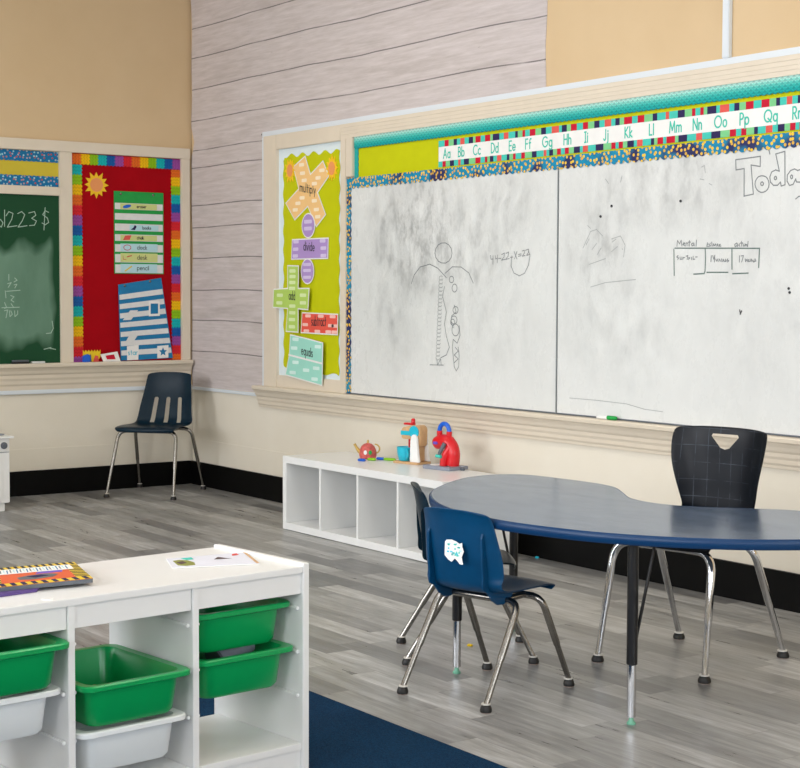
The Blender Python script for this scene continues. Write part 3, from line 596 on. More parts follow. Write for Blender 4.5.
# green pocket chart
def text_strokes(txt, a0, z0, h, wfac=1.0, gap=.25):
    out = []; a = a0
    for ch in txt:
        g = GLYPH.get(ch)
        if g is None: a += h*.4; continue
        wd = max(p[0] for s_ in g for p in s_); out += [[(a+p[0]*h*wfac, z0+p[1]*h) for p in s_] for s_ in g]; a += (wd*wfac+gap)*h
    return out, a
def arc(cx, cy, rx, ry, a0, a1, n=10): return [(cx+rx*math.cos(R(a0+(a1-a0)*i/n)), cy+ry*math.sin(R(a0+(a1-a0)*i/n))) for i in range(n+1)]
bowl = arc(.26, .3, .26, .3, 0, 360, 14)
GLYPH = {
 'A': [[(0, 0), (.36, 1), (.72, 0)], [(.13, .34), (.59, .34)]], 'a': [bowl, [(.52, .6), (.52, 0)]],
 'B': [[(0, 0), (0, 1), (.2, 1)]+arc(.2, .76, .24, .24, 90, -90)+[(0, .52)], [(.2, .52)]+arc(.22, .26, .28, .26, 90, -90)+[(0, 0)]], 'b': [[(0, 1), (0, 0)], bowl],
 'C': [arc(.48, .5, .48, .5, 50, 310, 16)], 'c': [arc(.28, .3, .28, .3, 50, 310, 12)],
 'D': [[(0, 0), (0, 1), (.15, 1)]+arc(.15, .5, .5, .5, 90, -90, 14)+[(0, 0)]], 'd': [bowl, [(.52, 1), (.52, 0)]],
 'E': [[(.45, 1), (0, 1), (0, 0), (.45, 0)], [(0, .52), (.42, .52)]], 'e': [[(0, .3), (.52, .3)]+arc(.26, .3, .26, .3, 0, 315, 14)],
 'F': [[(.45, 1), (0, 1), (0, 0)], [(0, .52), (.4, .52)]], 'f': [arc(.32, .8, .18, .2, 60, 180)+[(.14, 0)], [(0, .58), (.32, .58)]],
 'G': [arc(.5, .5, .5, .5, 45, 360, 18)+[(.55, .5)]], 'g': [bowl, [(.52, .6), (.52, -.1)]+arc(.28, -.1, .24, .2, 0, -150)],
 'H': [[(0, 0), (0, 1)], [(.6, 0), (.6, 1)], [(0, .52), (.6, .52)]], 'h': [[(0, 1), (0, 0)], arc(.22, .36, .22, .24, 180, 0)+[(.44, 0)]],
 'I': [[(.15, 0), (.15, 1)], [(0, 1), (.3, 1)], [(0, 0), (.3, 0)]], 'i': [[(0, .6), (0, 0)], [(0, .8), (0, .86)]],
 'J': [[(.34, 1), (.34, .22)]+arc(.17, .2, .17, .2, 0, -160)], 'j': [[(.15, .6), (.15, -.15)]+arc(.02, -.15, .13, .13, 0, -90), [(.15, .8), (.15, .86)]],
 'K': [[(0, 0), (0, 1)], [(.5, 1), (0, .48), (.55, 0)]], 'k': [[(0, 1), (0, 0)], [(.35, .6), (0, .28), (.4, 0)]],
 'L': [[(0, 1), (0, 0), (.42, 0)]], 'l': [[(0, 1), (0, 0)]],
 'M': [[(0, 0), (.1, 1), (.42, .2), (.74, 1), (.84, 0)]], 'm': [[(0, .6), (0, 0)], arc(.18, .4, .18, .2, 180, 0)+[(.36, 0)], arc(.54, .4, .18, .2, 180, 0)+[(.72, 0)]],
 'N': [[(0, 0), (0, 1), (.62, 0), (.62, 1)]], 'n': [[(0, .6), (0, 0)], arc(.2, .38, .2, .22, 180, 0)+[(.4, 0)]],
 'O': [arc(.5, .5, .5, .5, 0, 360, 20)], 'o': [bowl],
 'P': [[(0, 0), (0, 1), (.2, 1)]+arc(.2, .74, .26, .26, 90, -90)+[(0, .48)]], 'p': [[(0, .6), (0, -.35)], bowl],
 'Q': [arc(.5, .5, .5, .5, 0, 360, 20), [(.5, .3), (.95, -.05)]], 'q': [bowl, [(.52, .6), (.52, -.35)]],
 'R': [[(0, 0), (0, 1), (.2, 1)]+arc(.2, .74, .26, .26, 90, -90)+[(0, .48)], [(.2, .48), (.5, 0)]], 'r': [[(0, .6), (0, 0)], arc(.2, .36, .2, .24, 180, 60)],
 'S': [arc(.24, .75, .22, .25, 40, 250)+arc(.24, .25, .24, .26, 70, -140)], 's': [arc(.17, .45, .15, .15, 40, 250, 7)+arc(.17, .15, .17, .15, 70, -140, 7)],
 't': [[(.15, .9), (.15, 0)], [(0, .6), (.32, .6)]], 'u': [[(0, .6), (0, .22)]+arc(.22, .22, .22, .22, 180, 360)+[(.44, .6), (.44, 0)]],
 'v': [[(0, .6), (.22, 0), (.44, .6)]], 'y': [[(0, .6), (.22, .05)], [(.44, .6), (.1, -.35)]],
 'T': [[(0, 1), (.6, 1)], [(.3, 1), (.3, 0)]],
}
t = empty('pocket_chart', (.008, -.36, 1.395), 0, 'green hanging pocket chart with clear rows on the red felt board', 'pocket chart')
gz = lambda py: 1.92-(py-80)/575*.525
MB().box(.008, .012, -.537, -.185, 1.393, 1.922, M['greenfab'], .001).build('cloth_panel', None, t, world=True)
for q in (-.49, -.26): MB().lathe([(.006, 0), (.008, .003), (.004, .006)], (.012, q, 1.905), 10, M['chrome'], 'x').build('pin', None, t, world=True)
for (u, d) in ((160, 205), (232, 278), (305, 355), (380, 427), (450, 503), (520, 578), (592, 652)):
    MB().box(.0125, .0145, -.532, -.192, gz(d), gz(u), M['clearp']).build('clear_pocket', None, t, world=True)
def word_card(y0, y1, u, d, mt, ink, word, picture, label):
    t = empty('word_card', (.015, (y0+y1)/2, gz(d)), 0, label, 'word card')
    MB().box(.015, .0162, y0, y1, gz(d), gz(u), M[mt]).build('card', None, t, world=True)
    h = (gz(u)-gz(d))
    if word:
        st, _ = text_strokes(word, y0+.45*(y1-y0), gz(d)+h*.3, h*.5, 1.0, .22); b = MB()
        for l in st: b.stroke(PL, l, .0035, .0164, M['ink'])
        tag(b.build('word', None, t, world=True), 'handwritten word "%s"' % word)
    b = MB(); cx = y0+.18*(y1-y0); cz = (gz(u)+gz(d))/2
    if picture == 'ring': b.stroke(PL, [(cx+.025*math.cos(R(i*20)), cz+.017*math.sin(R(i*20))) for i in range(19)], .004, .0164, M['s_red'])
    elif picture == 'pencil': b.stroke(PL, [(cx-.015, cz-.018), (cx+.03, cz+.012)], .008, .0164, M['yellow'])
    elif picture == 'blue': b.prism([PL(cx+.03*math.cos(R(i*30)), cz+.011*math.sin(R(i*30))+.006*math.cos(R(i*30)), .0164) for i in range(12)], (.0006, 0, 0), M['toyblue'])
    elif picture == 'red': b.prism([PL(cx+a, cz+c, .0164) for a, c in ((-.03, -.016), (.018, -.012), (.03, .018), (-.015, .014))], (.0006, 0, 0), M['s_coral'])
    elif picture == 'dark': b.prism([PL(cx+a, cz+c, .0164) for a, c in ((-.03, -.012), (.0, -.014), (.012, .008), (.0, .018), (-.012, .0))], (.0006, 0, 0), M['s_navy'])
    elif picture == 'desk':
        b.stroke(PL, [(cx-.03, cz+.01), (cx-.028, cz-.012), (cx-.008, cz-.014)], .003, .0164, M['s_red']); b.stroke(PL, [(cx, cz+.004), (cx+.012, cz+.009), (cx+.03, cz+.012)], .006, .0164, M['s_red'])
    b.build('picture', None, t, world=True)
word_card(-.495, -.235, 163, 203, 'card_y', 0, 'eraser', 'blue', 'yellow-green word card with blue picture in top pocket row')
word_card(-.43, -.225, 312, 353, 'card_b', 0, 'books', 'dark', 'light blue word card beside dark picture in third pocket row')
word_card(-.495, -.235, 385, 424, 'card_y', 0, 'chalk', 'red', 'yellow-green word card with red picture in fourth pocket row')
word_card(-.495, -.232, 445, 500, 'card_b', 0, 'clock', 'ring', 'light blue word card with a drawn red clock ring')
word_card(-.495, -.232, 512, 574, 'card_y', 0, 'desk', 'desk', 'yellow-green word card in sixth row with small red desk drawing')
word_card(-.495, -.235, 588, 648, 'card_b', 0, 'pencil', 'pencil', 'light blue word card with yellow pencil in bottom pocket row')
# blue pocket chart, hanging askew
t = empty('pocket_chart', (.02, -.32, .83), 0, 'blue and white striped pocket chart hanging crooked under the green chart', 'pocket chart')
TLq, TRq, BRq, BLq = (-.513, 1.322), (-.208, 1.368), (-.125, .842), (-.499, .832)
def bq(s_, v): 
    a = [TLq[i]*(1-s_)+TRq[i]*s_ for i in (0, 1)]; c = [BLq[i]*(1-s_)+BRq[i]*s_ for i in (0, 1)]
    return (a[0]*(1-v)+c[0]*v, a[1]*(1-v)+c[1]*v)
def quad_on(P, q, off, th, mt): return MB().prism([P(a, b_, off) for a, b_ in q], P(0, 0, off+th)-P(0, 0, off), mt)
quad_on(PL, [bq(0, 0), bq(0, 1), bq(1, 1), bq(1, 0)], .014, .006, M['bluefab']).build('cloth_panel', None, t, world=True)
for k in range(7):
    v0 = .135+k*.122; quad_on(PL, [bq(.01, v0), bq(.01, v0+.066), bq(.985, v0+.066), bq(.985, v0)], .0205, .002, M['clearp']).build('clear_pocket', None, t, world=True)
for q in ((-.47, 1.315), (-.29, 1.345)): MB().lathe([(.006, 0), (.008, .003), (.004, .006)], (.02, q[0], q[1]), 10, M['chrome'], 'x').build('pin', None, t, world=True)
BC = [(-.3, 1.216), (-.222, 1.216), (-.222, 1.12), (-.301, 1.117), (-.241, .923), (-.16, .928), (-.161, .845), (-.241, .842), (-.458, .925), (-.375, .931), (-.378, .836), (-.457, .834), (-.434, 1.156), (-.378, 1.158), (-.428, 1.095), (-.486, 1.093), (-.423, 1.024), (-.359, 1.026), (-.412, .953), (-.47, .948)]
def card_on(name, q, off, mt, label, cat='card', inner=None):
    cx = sum(a for a, _ in q)/len(q); cz = min(b_ for _, b_ in q)
    t = empty(name, PL(cx, cz, off), 0, label, cat)
    quad_on(PL, q, off, .0012, mt).build('card', None, t, world=True)
    if inner:
        for mb, nm in inner: mb.build(nm, None, t, world=True)
def inset(q, f):
    cx = sum(a for a, _ in q)/len(q); cz = sum(b_ for _, b_ in q)/len(q); return [(cx+(a-cx)*f, cz+(b_-cz)*f) for a, b_ in q]
card_on('picture_card', BC[0:4], .024, M['white_p'], 'white card with a solid blue square on the blue pocket chart', inner=[(quad_on(PL, inset(BC[0:4], .68), .0253, .0006, M['bluefab']), 'blue_square')])
star = [(-.2+(.03 if i % 2 == 0 else .014)*math.cos(R(90+36*i)), .884+(.03 if i % 2 == 0 else .014)*math.sin(R(90+36*i))) for i in range(10)]
card_on('picture_card', BC[4:8], .024, M['white_p'], 'white card with a blue star at the bottom of the blue chart', inner=[(quad_on(PL, star, .0253, .0006, M['bluefab']), 'star')])
st, _ = text_strokes('star', -.45, .868, .032, 1, .2); b = MB()
for l in st: b.stroke(PL, l, .004, .0254, M['turq'])
card_on('picture_card', BC[8:12], .024, M['white_p'], 'white card with pale blue word at the bottom left of the blue chart', inner=[(b, 'word')])
card_on('paper_slip', BC[12:16], .024, M['clearp'], 'grey slanted paper slip in the upper part of the blue chart', 'paper slip')
card_on('paper_slip', BC[16:20], .024, M['clearp'], 'grey slanted paper slip in the lower part of the blue chart', 'paper slip')
# leftovers standing on the ledge
b = MB(); pts = []
for i in range(13): pts.append((-.758+.01*i, .905-.014*(i % 2)))
b.prism([PL(a, z, .009) for a, z in pts+[(-.638, .86), (-.66, .83), (-.7, .829), (-.758, .829)]], (.004, 0, 0), M['yellow'])
b.prism([PL(a, z, .0135) for a, z in ((-.69, .829), (-.65, .83), (-.655, .865), (-.675, .87))], (.001, 0, 0), M['s_coral'])
b.prism([PL(a, z, .0135) for a, z in ((-.72, .829), (-.70, .83), (-.705, .88), (-.715, .87))], (.001, 0, 0), M['dgrey'])
tag(b.build('border_scrap'), 'crumpled yellow scalloped border scrap on the ledge under the red board', 'paper scrap')
tag(quad_on(PL, [(-.77, .829), (-.72, .829), (-.716, .862), (-.732, .88), (-.766, .87)], .02, .02, M['toyblue']).build('sticky_tack_packet', bevel=.003), 'small blue packet on the ledge at the left corner of red board', 'packet')
t = empty('label_card', (.03, -.57, .829), 0, 'small white card with red label leaning on the ledge', 'card')
q = [(-.627, .829), (-.507, .829), (-.530, .892), (-.648, .876)]
quad_on(PL, q, .03, .003, M['white_p']).build('card', None, t, world=True); quad_on(PL, inset(q, .5), .0335, .0006, M['s_red']).build('red_label', None, t, world=True)
# ledge of the chalkboard: eraser, chalk
t = empty('chalkboard_eraser', (.045, -1.19, .829), 0, 'black felt eraser lying on the ledge under the green chalkboard', 'eraser')
MB().box(-.018, .018, -.055, .055, 0, .012, M['black'], .003).build('felt_pad', None, t); MB().box(-.016, .016, -.053, .053, .0125, .022, M['dgrey'], .003).build('grip', None, t)
tag(MB().box(.03, .06, -1.12, -1.03, .829, .841, M['clearp'], .004).build('chalk_stick'), 'pale chalk piece on the ledge right of the black eraser', 'chalk')

mark(LEFT)
# ================================================================== RIGHT WALL: panel with the operation words
tag(MB().box(1.124, 1.83, -.006, -.002, .776, 2.134, M['palepaper']).build('backing_paper'), 'pale blue backing paper behind the lime green wavy panel', 'backing paper')
pts = []
def wavy(p0, p1, k, amp, nrm, ph=0):
    return [(p0[0]+(p1[0]-p0[0])*i/k+nrm[0]*amp*math.sin(2*math.pi*i/8+ph), p0[1]+(p1[1]-p0[1])*i/k+nrm[1]*amp*math.sin(2*math.pi*i/8+ph)) for i in range(k)]
pts += wavy((1.185, .83), (1.79, .80), 24, .010, (0, 1), 3)+wavy((1.79, .80), (1.795, 2.07), 88, .006, (1, 0))+wavy((1.795, 2.08), (1.18, 2.09), 40, .012, (0, 1))+wavy((1.18, 2.06), (1.185, .83), 88, .006, (1, 0))
tag(quad_on(PR, pts, .007, .002, M['lime']).build('wavy_panel_paper'), 'lime green paper with wavy edges left of the whiteboard', 'backing paper')
sun(PR, 1.262, 2.0, .075, .0095, 'paper sun at the upper left of the multiply poster', rx=.85)
sun(PR, 1.72, 1.985, .078, .0095, 'paper sun at the upper right of the multiply poster', rx=.85)
def poster(name, outline, off, mt, light, tags, word, wpos, wsize, label, tw=.07, th_=.02, edge='white_p'):
    cx = sum(a for a, _ in outline)/len(outline); cz = min(b_ for _, b_ in outline)
    t = empty(name, PR(cx, cz, off), 0, label, 'poster')
    quad_on(PR, outline, off, .001, M[edge]).build('white_edge', None, t, world=True)
    mx = sum(a for a, _ in outline)/len(outline); mz = sum(b_ for _, b_ in outline)/len(outline)
    # inner coloured shape: shrink towards the middle by a constant margin
    k = len(outline); ins = []
    area2 = sum(outline[i][0]*outline[(i+1) % k][1]-outline[(i+1) % k][0]*outline[i][1] for i in range(k)); sg = 1 if area2 > 0 else -1
    for i in range(k):
        p0, p1, p2 = outline[i-1], outline[i], outline[(i+1) % k]
        e1 = Vector((p1[0]-p0[0], p1[1]-p0[1])).normalized(); e2 = Vector((p2[0]-p1[0], p2[1]-p1[1])).normalized()
        n1 = Vector((-e1.y, e1.x))*sg; n2 = Vector((-e2.y, e2.x))*sg; nn = (n1+n2).normalized(); c_ = max(.35, nn.dot(n1))
        ins.append((p1[0]+nn.x*.007/c_, p1[1]+nn.y*.007/c_))
    quad_on(PR, ins, off+.0011, .0008, M[mt]).build('sheet', None, t, world=True)
    for (a, z) in tags:
        h = th_/2; ww = tw/2; b = MB()
        b.prism([PR(a+dx*ww, z+dz*h, off+.002) for dx, dz in ((-1, -.6), (-.85, -1), (.85, -1), (1, -.6), (1, .6), (.85, 1), (-.85, 1), (-1, .6))], (0, -.0005, 0), M[light]); b.build('word_bubble', None, t, world=True)
    if word:
        st, e = text_strokes(word, 0, 0, wsize, .8, .2); b = MB(); W_ = e
        (a0, z0), (a1, z1) = wpos; slope = (z1-z0)/(a1-a0); ma = (a0+a1)/2; sc_ = (a1-a0)/W_
        for l in st: b.stroke(PR, [(a0+a*sc_, z0+a*sc_*slope+z-wsize*.3) for a, z in l], .0058, off+.0022, M['ink'])
        b.build('word', None, t, world=True)
poster('multiply_poster', [(1.433, 2.078), (1.492, 1.968), (1.626, 2.037), (1.694, 1.944), (1.572, 1.854), (1.659, 1.724), (1.554, 1.654), (1.461, 1.776), (1.315, 1.702), (1.209, 1.81), (1.357, 1.889), (1.296, 2.022)][::-1],
       .012, 'orange_p', 'orange_l', [(1.395, 2.026), (1.404, 1.976), (1.423, 1.933), (1.617, 1.98), (1.575, 1.939), (1.535, 1.908), (1.40, 1.832), (1.354, 1.802), (1.323, 1.765), (1.535, 1.809), (1.557, 1.757), (1.572, 1.715)], 'multiply', [(1.376, 1.888), (1.559, 1.86)], .05,
       'peach X shaped poster reading multiply on the lime panel', .055)
poster('divide_dot_poster', [(1.472+.074*math.cos(R(q)), 1.667+.074*math.sin(R(q))) for q in range(0, 360, 18)], .015, 'purple_p', 'purple_l', [(1.47, 1.69), (1.47, 1.65)], None, None, 0, 'lilac oval card above the divide poster', .085, .022)
poster('divide_poster', [(1.277, 1.470), (1.684, 1.469), (1.690, 1.592), (1.288, 1.593)], .0135, 'purple_p', 'purple_l', [(1.335, 1.576), (1.331, 1.532), (1.327, 1.492), (1.627, 1.574), (1.635, 1.532), (1.636, 1.489)], 'divide', [(1.42, 1.54), (1.548, 1.532)], .05, 'lilac rectangular poster reading divide on the lime panel', .06)
poster('divide_dot_poster', [(1.463+.074*math.cos(R(q)), 1.4+.076*math.sin(R(q))) for q in range(0, 360, 18)], .015, 'purple_p', 'purple_l', [(1.46, 1.44), (1.46, 1.405), (1.46, 1.365)], None, None, 0, 'lilac oval card below the divide poster', .085, .018)
poster('add_poster', [(1.265, 1.439), (1.395, 1.435), (1.39, 1.303), (1.512, 1.303), (1.499, 1.172), (1.39, 1.176), (1.39, 1.038), (1.246, 1.04), (1.265, 1.177), (1.094, 1.182), (1.104, 1.298), (1.265, 1.303)][::-1],
       .032, 'green_p', 'green_l', [(1.325, 1.403), (1.325, 1.37), (1.323, 1.335), (1.319, 1.30), (1.18, 1.259), (1.174, 1.213), (1.443, 1.26), (1.443, 1.215), (1.323, 1.195), (1.323, 1.155), (1.319, 1.115), (1.319, 1.072)], 'add', [(1.285, 1.25), (1.361, 1.246)], .05, 'soft green plus shaped poster reading add over the frame edge', .07)
poster('subtract_poster', [(1.411, 1.16), (1.801, 1.155), (1.798, 1.032), (1.396, 1.036)][::-1], .02, 'red_p', 'red_l', [(1.48, 1.139), (1.619, 1.139), (1.745, 1.138), (1.449, 1.087), (1.727, 1.086), (1.766, 1.085), (1.462, 1.05), (1.582, 1.05), (1.7, 1.05), (1.765, 1.05)], 'subtract', [(1.518, 1.1), (1.682, 1.1)], .055, 'coral red rectangular poster reading subtract on the lime panel', .06, .018)
poster('equals_poster', [(1.3, 1.028), (1.48, 1.01), (1.664, .988), (1.656, .735), (1.242, .78), (1.287, .904)][::-1], .034, 'aqua_p', 'aqua_l', [(1.363, .999), (1.348, .946), (1.61, .962), (1.362, .862), (1.592, .836), (1.481, .82), (1.33, .80), (1.574, .772)], 'equals', [(1.43, .928), (1.56, .914)], .05, 'aqua green sheet reading equals at the bottom of the lime panel', .07)

eqs = [o for o in bpy.data.objects if o.name == 'equals_poster'][0]
MB().stroke(PR, [(1.287, .904), (1.655, .866)], .011, .0362, M['white_p']).build('white_line', None, eqs, world=True)
# --- header of the whiteboard: lime paper, borders, alphabet
HX = RE-.12
tag(MB().box(1.95, HX, -.006, -.002, 1.912, 2.143, M['lime']).build('backing_paper'), 'long lime green backing paper above the whiteboard', 'backing paper')
scallop(PR, 1.955, HX, 2.077, 2.143, 'b', .03, .006, .014, M['scale'], 'fish_scale_border', 'teal fish scale border along the top of the lime paper', 'border strip')
b = scallop(PR, 1.95, 1.988, 1.915, 2.08, 'r', .03, .005, .0075, M['tealb'], '', '', '', build=False)
tag(b.build('fish_scale_border'), 'short upright teal border at the left end of lime paper', 'border strip')
t = empty('alphabet_banner', (4.2, -.008, 1.925), 0, 'long alphabet banner with teal letter pairs above the whiteboard', 'alphabet banner')
b = MB(); b.box(2.735, HX, -.010, -.008, 1.927, 2.063, M['white_p']); 
names = ['s_red', 's_teal', 's_navy', 's_teal', 's_coral', 's_teal', 's_green']
for (z0, z1) in ((2.031, 2.063), (1.927, 1.956)):
    x = 2.735; i = 0
    while x < HX-.03:
        wd = random.choice([.02, .028, .035, .042, .052]); wd = min(wd, HX-x); tl = random.uniform(-.006, .006)
        nm = ['s_teal', 's_red', 's_green', 's_navy', 's_teal', 's_coral', 's_teal', 's_navy', 's_green', 's_red'][i % 10]
        b.prism([PR(a, z, .0101) for a, z in ((x, z0), (x+wd, z0), (x+wd+.0, z1), (x, z1))], (0, -.0004, 0), M[nm]); x += wd; i += 1
b.build('striped_strip', None, t, world=True)
up = 'ABCDEFGHIJKLMNOPQRSTUVWXYZ'
lx = [2.807, 2.929, 3.058, 3.201, 3.337, 3.459, 3.598, 3.742, 3.871, 4.004, 4.152, 4.296, 4.442, 4.571, 4.704, 4.835, 4.976, 5.11, 5.25]
for ch, x in zip(up, lx):
    st, e = text_strokes(ch+ch.lower(), 0, 1.971, .047, .82, .2); b = MB()
    for l in st: b.stroke(PR, [(x-e/2+.004+a, z) for a, z in l], .0068, .0106, M['tealink'])
    tag(b.build('letter_pair', None, t, world=True), 'teal letters '+ch+ch.lower())
scallop(PR, 1.887, HX, 1.856, 1.918, 'b', .045, .014, .018, M['stars'], 'star_border', 'blue star print border along the top edge of the whiteboard', 'border strip')
scallop(PR, 1.887, 1.932, .706, 1.862, 'r', .045, .010, .018, M['stars'], 'star_border', 'blue star print border down the left edge of the whiteboard', 'border strip')

# --- whiteboards
M['stripm'] = mat('grey_joint_metal', '7e8486', .5)
t = empty('whiteboard', (2.79, 0, .705), 0, 'left whiteboard panel with grey smudges and a marker-drawn stick figure', 'whiteboard')
MB().box(1.887, 3.682, -.016, -.002, .705, 1.912, M['board_l']).build('writing_surface', None, t, world=True)
def marks(keys, wd, mt, parent, name='marker_drawing'):
    b = MB()
    for k in keys:
        for l in STROKES[k]: b.stroke(PR, l, wd, .0165, M[mt], .0003)
    return b.build(name, None, parent, world=True)
tag(marks(['figure'], .0045, 'marker', t), 'stick figure with looping lines')
tag(marks(['column'], .004, 'marker_l', t), 'faint column of loops')
tag(marks(['sum'], .004, 'marker', t), 'handwritten sum with a loop')
MB().box(1.887, 3.682, -.02, -.016, .705, .711, M['dgrey']).build('edge_strip', None, t, world=True)
t = empty('whiteboard', (4.66, 0, .705), 0, 'right whiteboard panel with Today lettering and a small marker table', 'whiteboard')
MB().box(3.692, HX, -.016, -.002, .705, 1.912, M['board_r']).build('writing_surface', None, t, world=True)
tag(marks(['today'], .005, 'marker', t), 'outlined word Today')
tag(marks(['table'], .0055, 'marker_g', t), 'three-box table')
tag(marks(['tabletext'], .0042, 'marker', t), 'handwritten table entries')
tag(marks(['doodle'], .0035, 'marker_l', t), 'faint scribbles')
for l in STROKES['dots']:
    tag(MB().stroke(PR, l, .006, .0165, M['ink'], .0003).build('marker_speck', None, t, world=True), 'black speck')
MB().box(3.692, HX, -.02, -.016, .705, .711, M['dgrey']).build('edge_strip', None, t, world=True)
tag(MB().box(3.684, 3.690, -.020, -.002, .705, 1.912, M['stripm']).build('joint_strip'), 'thin grey metal strip joining the two whiteboards', 'strip')
t = empty('marker_pen', (4.07, -.04, .7035), 0, 'green and white dry-erase marker lying on the ledge', 'marker')
MB().lathe([(.007, -.07), (.008, -.068), (.008, 0)], (0, 0, .008), 12, M['toywhite'], 'x').build('barrel', None, t, smooth=40)
MB().lathe([(.0095, 0), (.0095, .05), (.007, .055)], (0, 0, .0095), 12, M['greenfab'], 'x').build('cap', None, t, smooth=40)
tag(MB().box(.925, .94, -.014, -.004, 2.232, 2.246, M['black'], .003).build('wall_clip'), 'tiny black clip at the upper left corner of frame', 'clip')

mark(RIGHT)
# both walls stand 2 cm behind the planes their boards' faces lie on
for o in LEFT: o.location.x -= .02
for o in RIGHT: o.location.y += .02

# ================================================================== FURNITURE
tag(MB().box(4.7, 7.9, -5.2, -2.29, .001, .011, M['rug']).build('area_rug', bevel=.003), 'dark blue rug on the grey floor behind the white storage unit', 'rug')

# --- cube shelf
t = empty('cube_shelf', (2.8, -.34, 0), 0, 'low white cube shelf along the wall under the whiteboard', 'shelf')
X0, X1, Y0, Y1, H = 2.083, 3.517, -.54, -.13, .398
MB().box(X0, X1, Y0, Y1, H-.037, H, M['white_lam'], .0015).build('top_panel', None, t, world=True)
MB().box(X0, X1, Y0, Y1, .003, .04, M['white_lam'], .0015).build('bottom_panel', None, t, world=True)
for a in (X0, X1-.037): MB().box(a, a+.037, Y0, Y1, .04, H-.037, M['white_lam'], .0015).build('side_panel', None, t, world=True)
for k in range(1, 4):
    x = X0+.0185+(X1-X0-.037)*k/4; MB().box(x-.008, x+.008, Y0+.003, Y1-.01, .04, H-.037, M['white_lam'], .001).build('divider', None, t, world=True)
MB().box(X0+.037, X1-.037, Y1-.02, Y1-.012, .04, H-.037, M['white_lam_in']).build('back_panel', None, t, world=True)

# --- kidney table
TZ = .58
U = Vector((.9976, .07, 0)); V = Vector((.07, -.9976, 0))
tc = U*5.49+V*1.85
t = empty('kidney_table', (tc.x, tc.y, 0), math.atan2(.07, .9976), 'low kidney-shaped classroom table with blue-grey top and adjustable black legs', 'table')
# local frame: +x = U, +y = -V (towards the wall)
half = [(0, 2.287), (.19, 2.265), (.35, 2.222), (.52, 2.133), (.69, 1.995), (.82, 1.82), (.91, 1.66), (.942, 1.54), (.925, 1.44), (.87, 1.378), (.78, 1.358), (.64, 1.352), (.5, 1.358), (.41, 1.378), (.34, 1.415), (.25, 1.485), (.13, 1.575), (.0, 1.605)]
ol = [(a, 1.85-v) for a, v in half]+[(-a, 1.85-v) for a, v in half[::-1][1:-1]]
def smooth_closed(pts, k=5):
    n = len(pts); out = []
    for i in range(n):
        p0, p1, p2, p3 = (Vector(pts[(i+j-1) % n]) for j in range(4))
        for q in range(k):
            s_ = q/k; out.append(.5*((2*p1)+(-p0+p2)*s_+(2*p0-5*p1+4*p2-p3)*s_*s_+(-p0+3*p1-3*p2+p3)*s_**3))
    return out
S = smooth_closed(ol)
def off_poly(P_, d):
    n = len(P_); A = sum(P_[i].x*P_[(i+1) % n].y-P_[(i+1) % n].x*P_[i].y for i in range(n)); sg = -1 if A > 0 else 1; o = []
    for i in range(n):
        e = (P_[(i+1) % n]-P_[i-1]).normalized(); o.append(P_[i]+Vector((-e.y, e.x))*sg*d)
    return o
lp = lambda d, z: [Vector((q.x, q.y, z)) for q in off_poly(S, d)]
MB().loft([lp(-.006, TZ-.03), lp(-.006, TZ), ], M['table']).build('tabletop', None, t)
MB().loft([lp(-.0055, TZ-.0295), lp(-.002, TZ-.031), lp(.002, TZ-.027), lp(.003, TZ-.015), lp(.002, TZ-.004), lp(-.002, TZ-.0002), lp(-.0055, TZ-.001)], M['edge'], False, False).build('edge_band', None, t, smooth=50)
for (a, v, sx) in ((-.432, 2.097, 1), (.362, 2.109, -1), (-.809, 1.48, 1), (.80, 1.49, -1)):
    x, y = a, 1.85-v
    l = MB().tube([(x, y, .18), (x, y, TZ-.034)], .0165, 16, M['black_metal']).build('leg', None, t, smooth=40)
    tag(MB().tube([(x, y, .022), (x, y, .178)], .0135, 16, M['chrome_b']).build('leg_extension', None, l, smooth=40), 'chrome lower leg')
    MB().lathe([(.006, 0), (.0135, .0), (.0135, .005), (.008, .011), (.006, .022)], (x, y, 0), 14, M['green_nylon']).build('foot', None, l, smooth=40)
    MB().box(x-.05, x+.05, y-.04, y+.04, TZ-.0345, TZ-.0305, M['black_metal']).build('mounting_plate', None, l)
    c = Vector((0, .0, 0)) if v > 1.9 else Vector((x*.55, y-.25, 0))
    d = Vector((0, 1, 0)) if v > 1.9 else Vector((0, -1, 0))
    MB().tube([(x+d.x*.016, y+d.y*.016, .25), (x+d.x*.10, y+d.y*.10, TZ-.034)], .005, 8, M['black_metal']).build('brace', None, l, smooth=40)
    if v < 1.9:
        for z in (.44, .485): MB().lathe([(.009, 0), (.009, .006), (.004, .009)], (x+.012, y-.012, z), 8, M['chrome'], 'x').build('bolt', None, l)

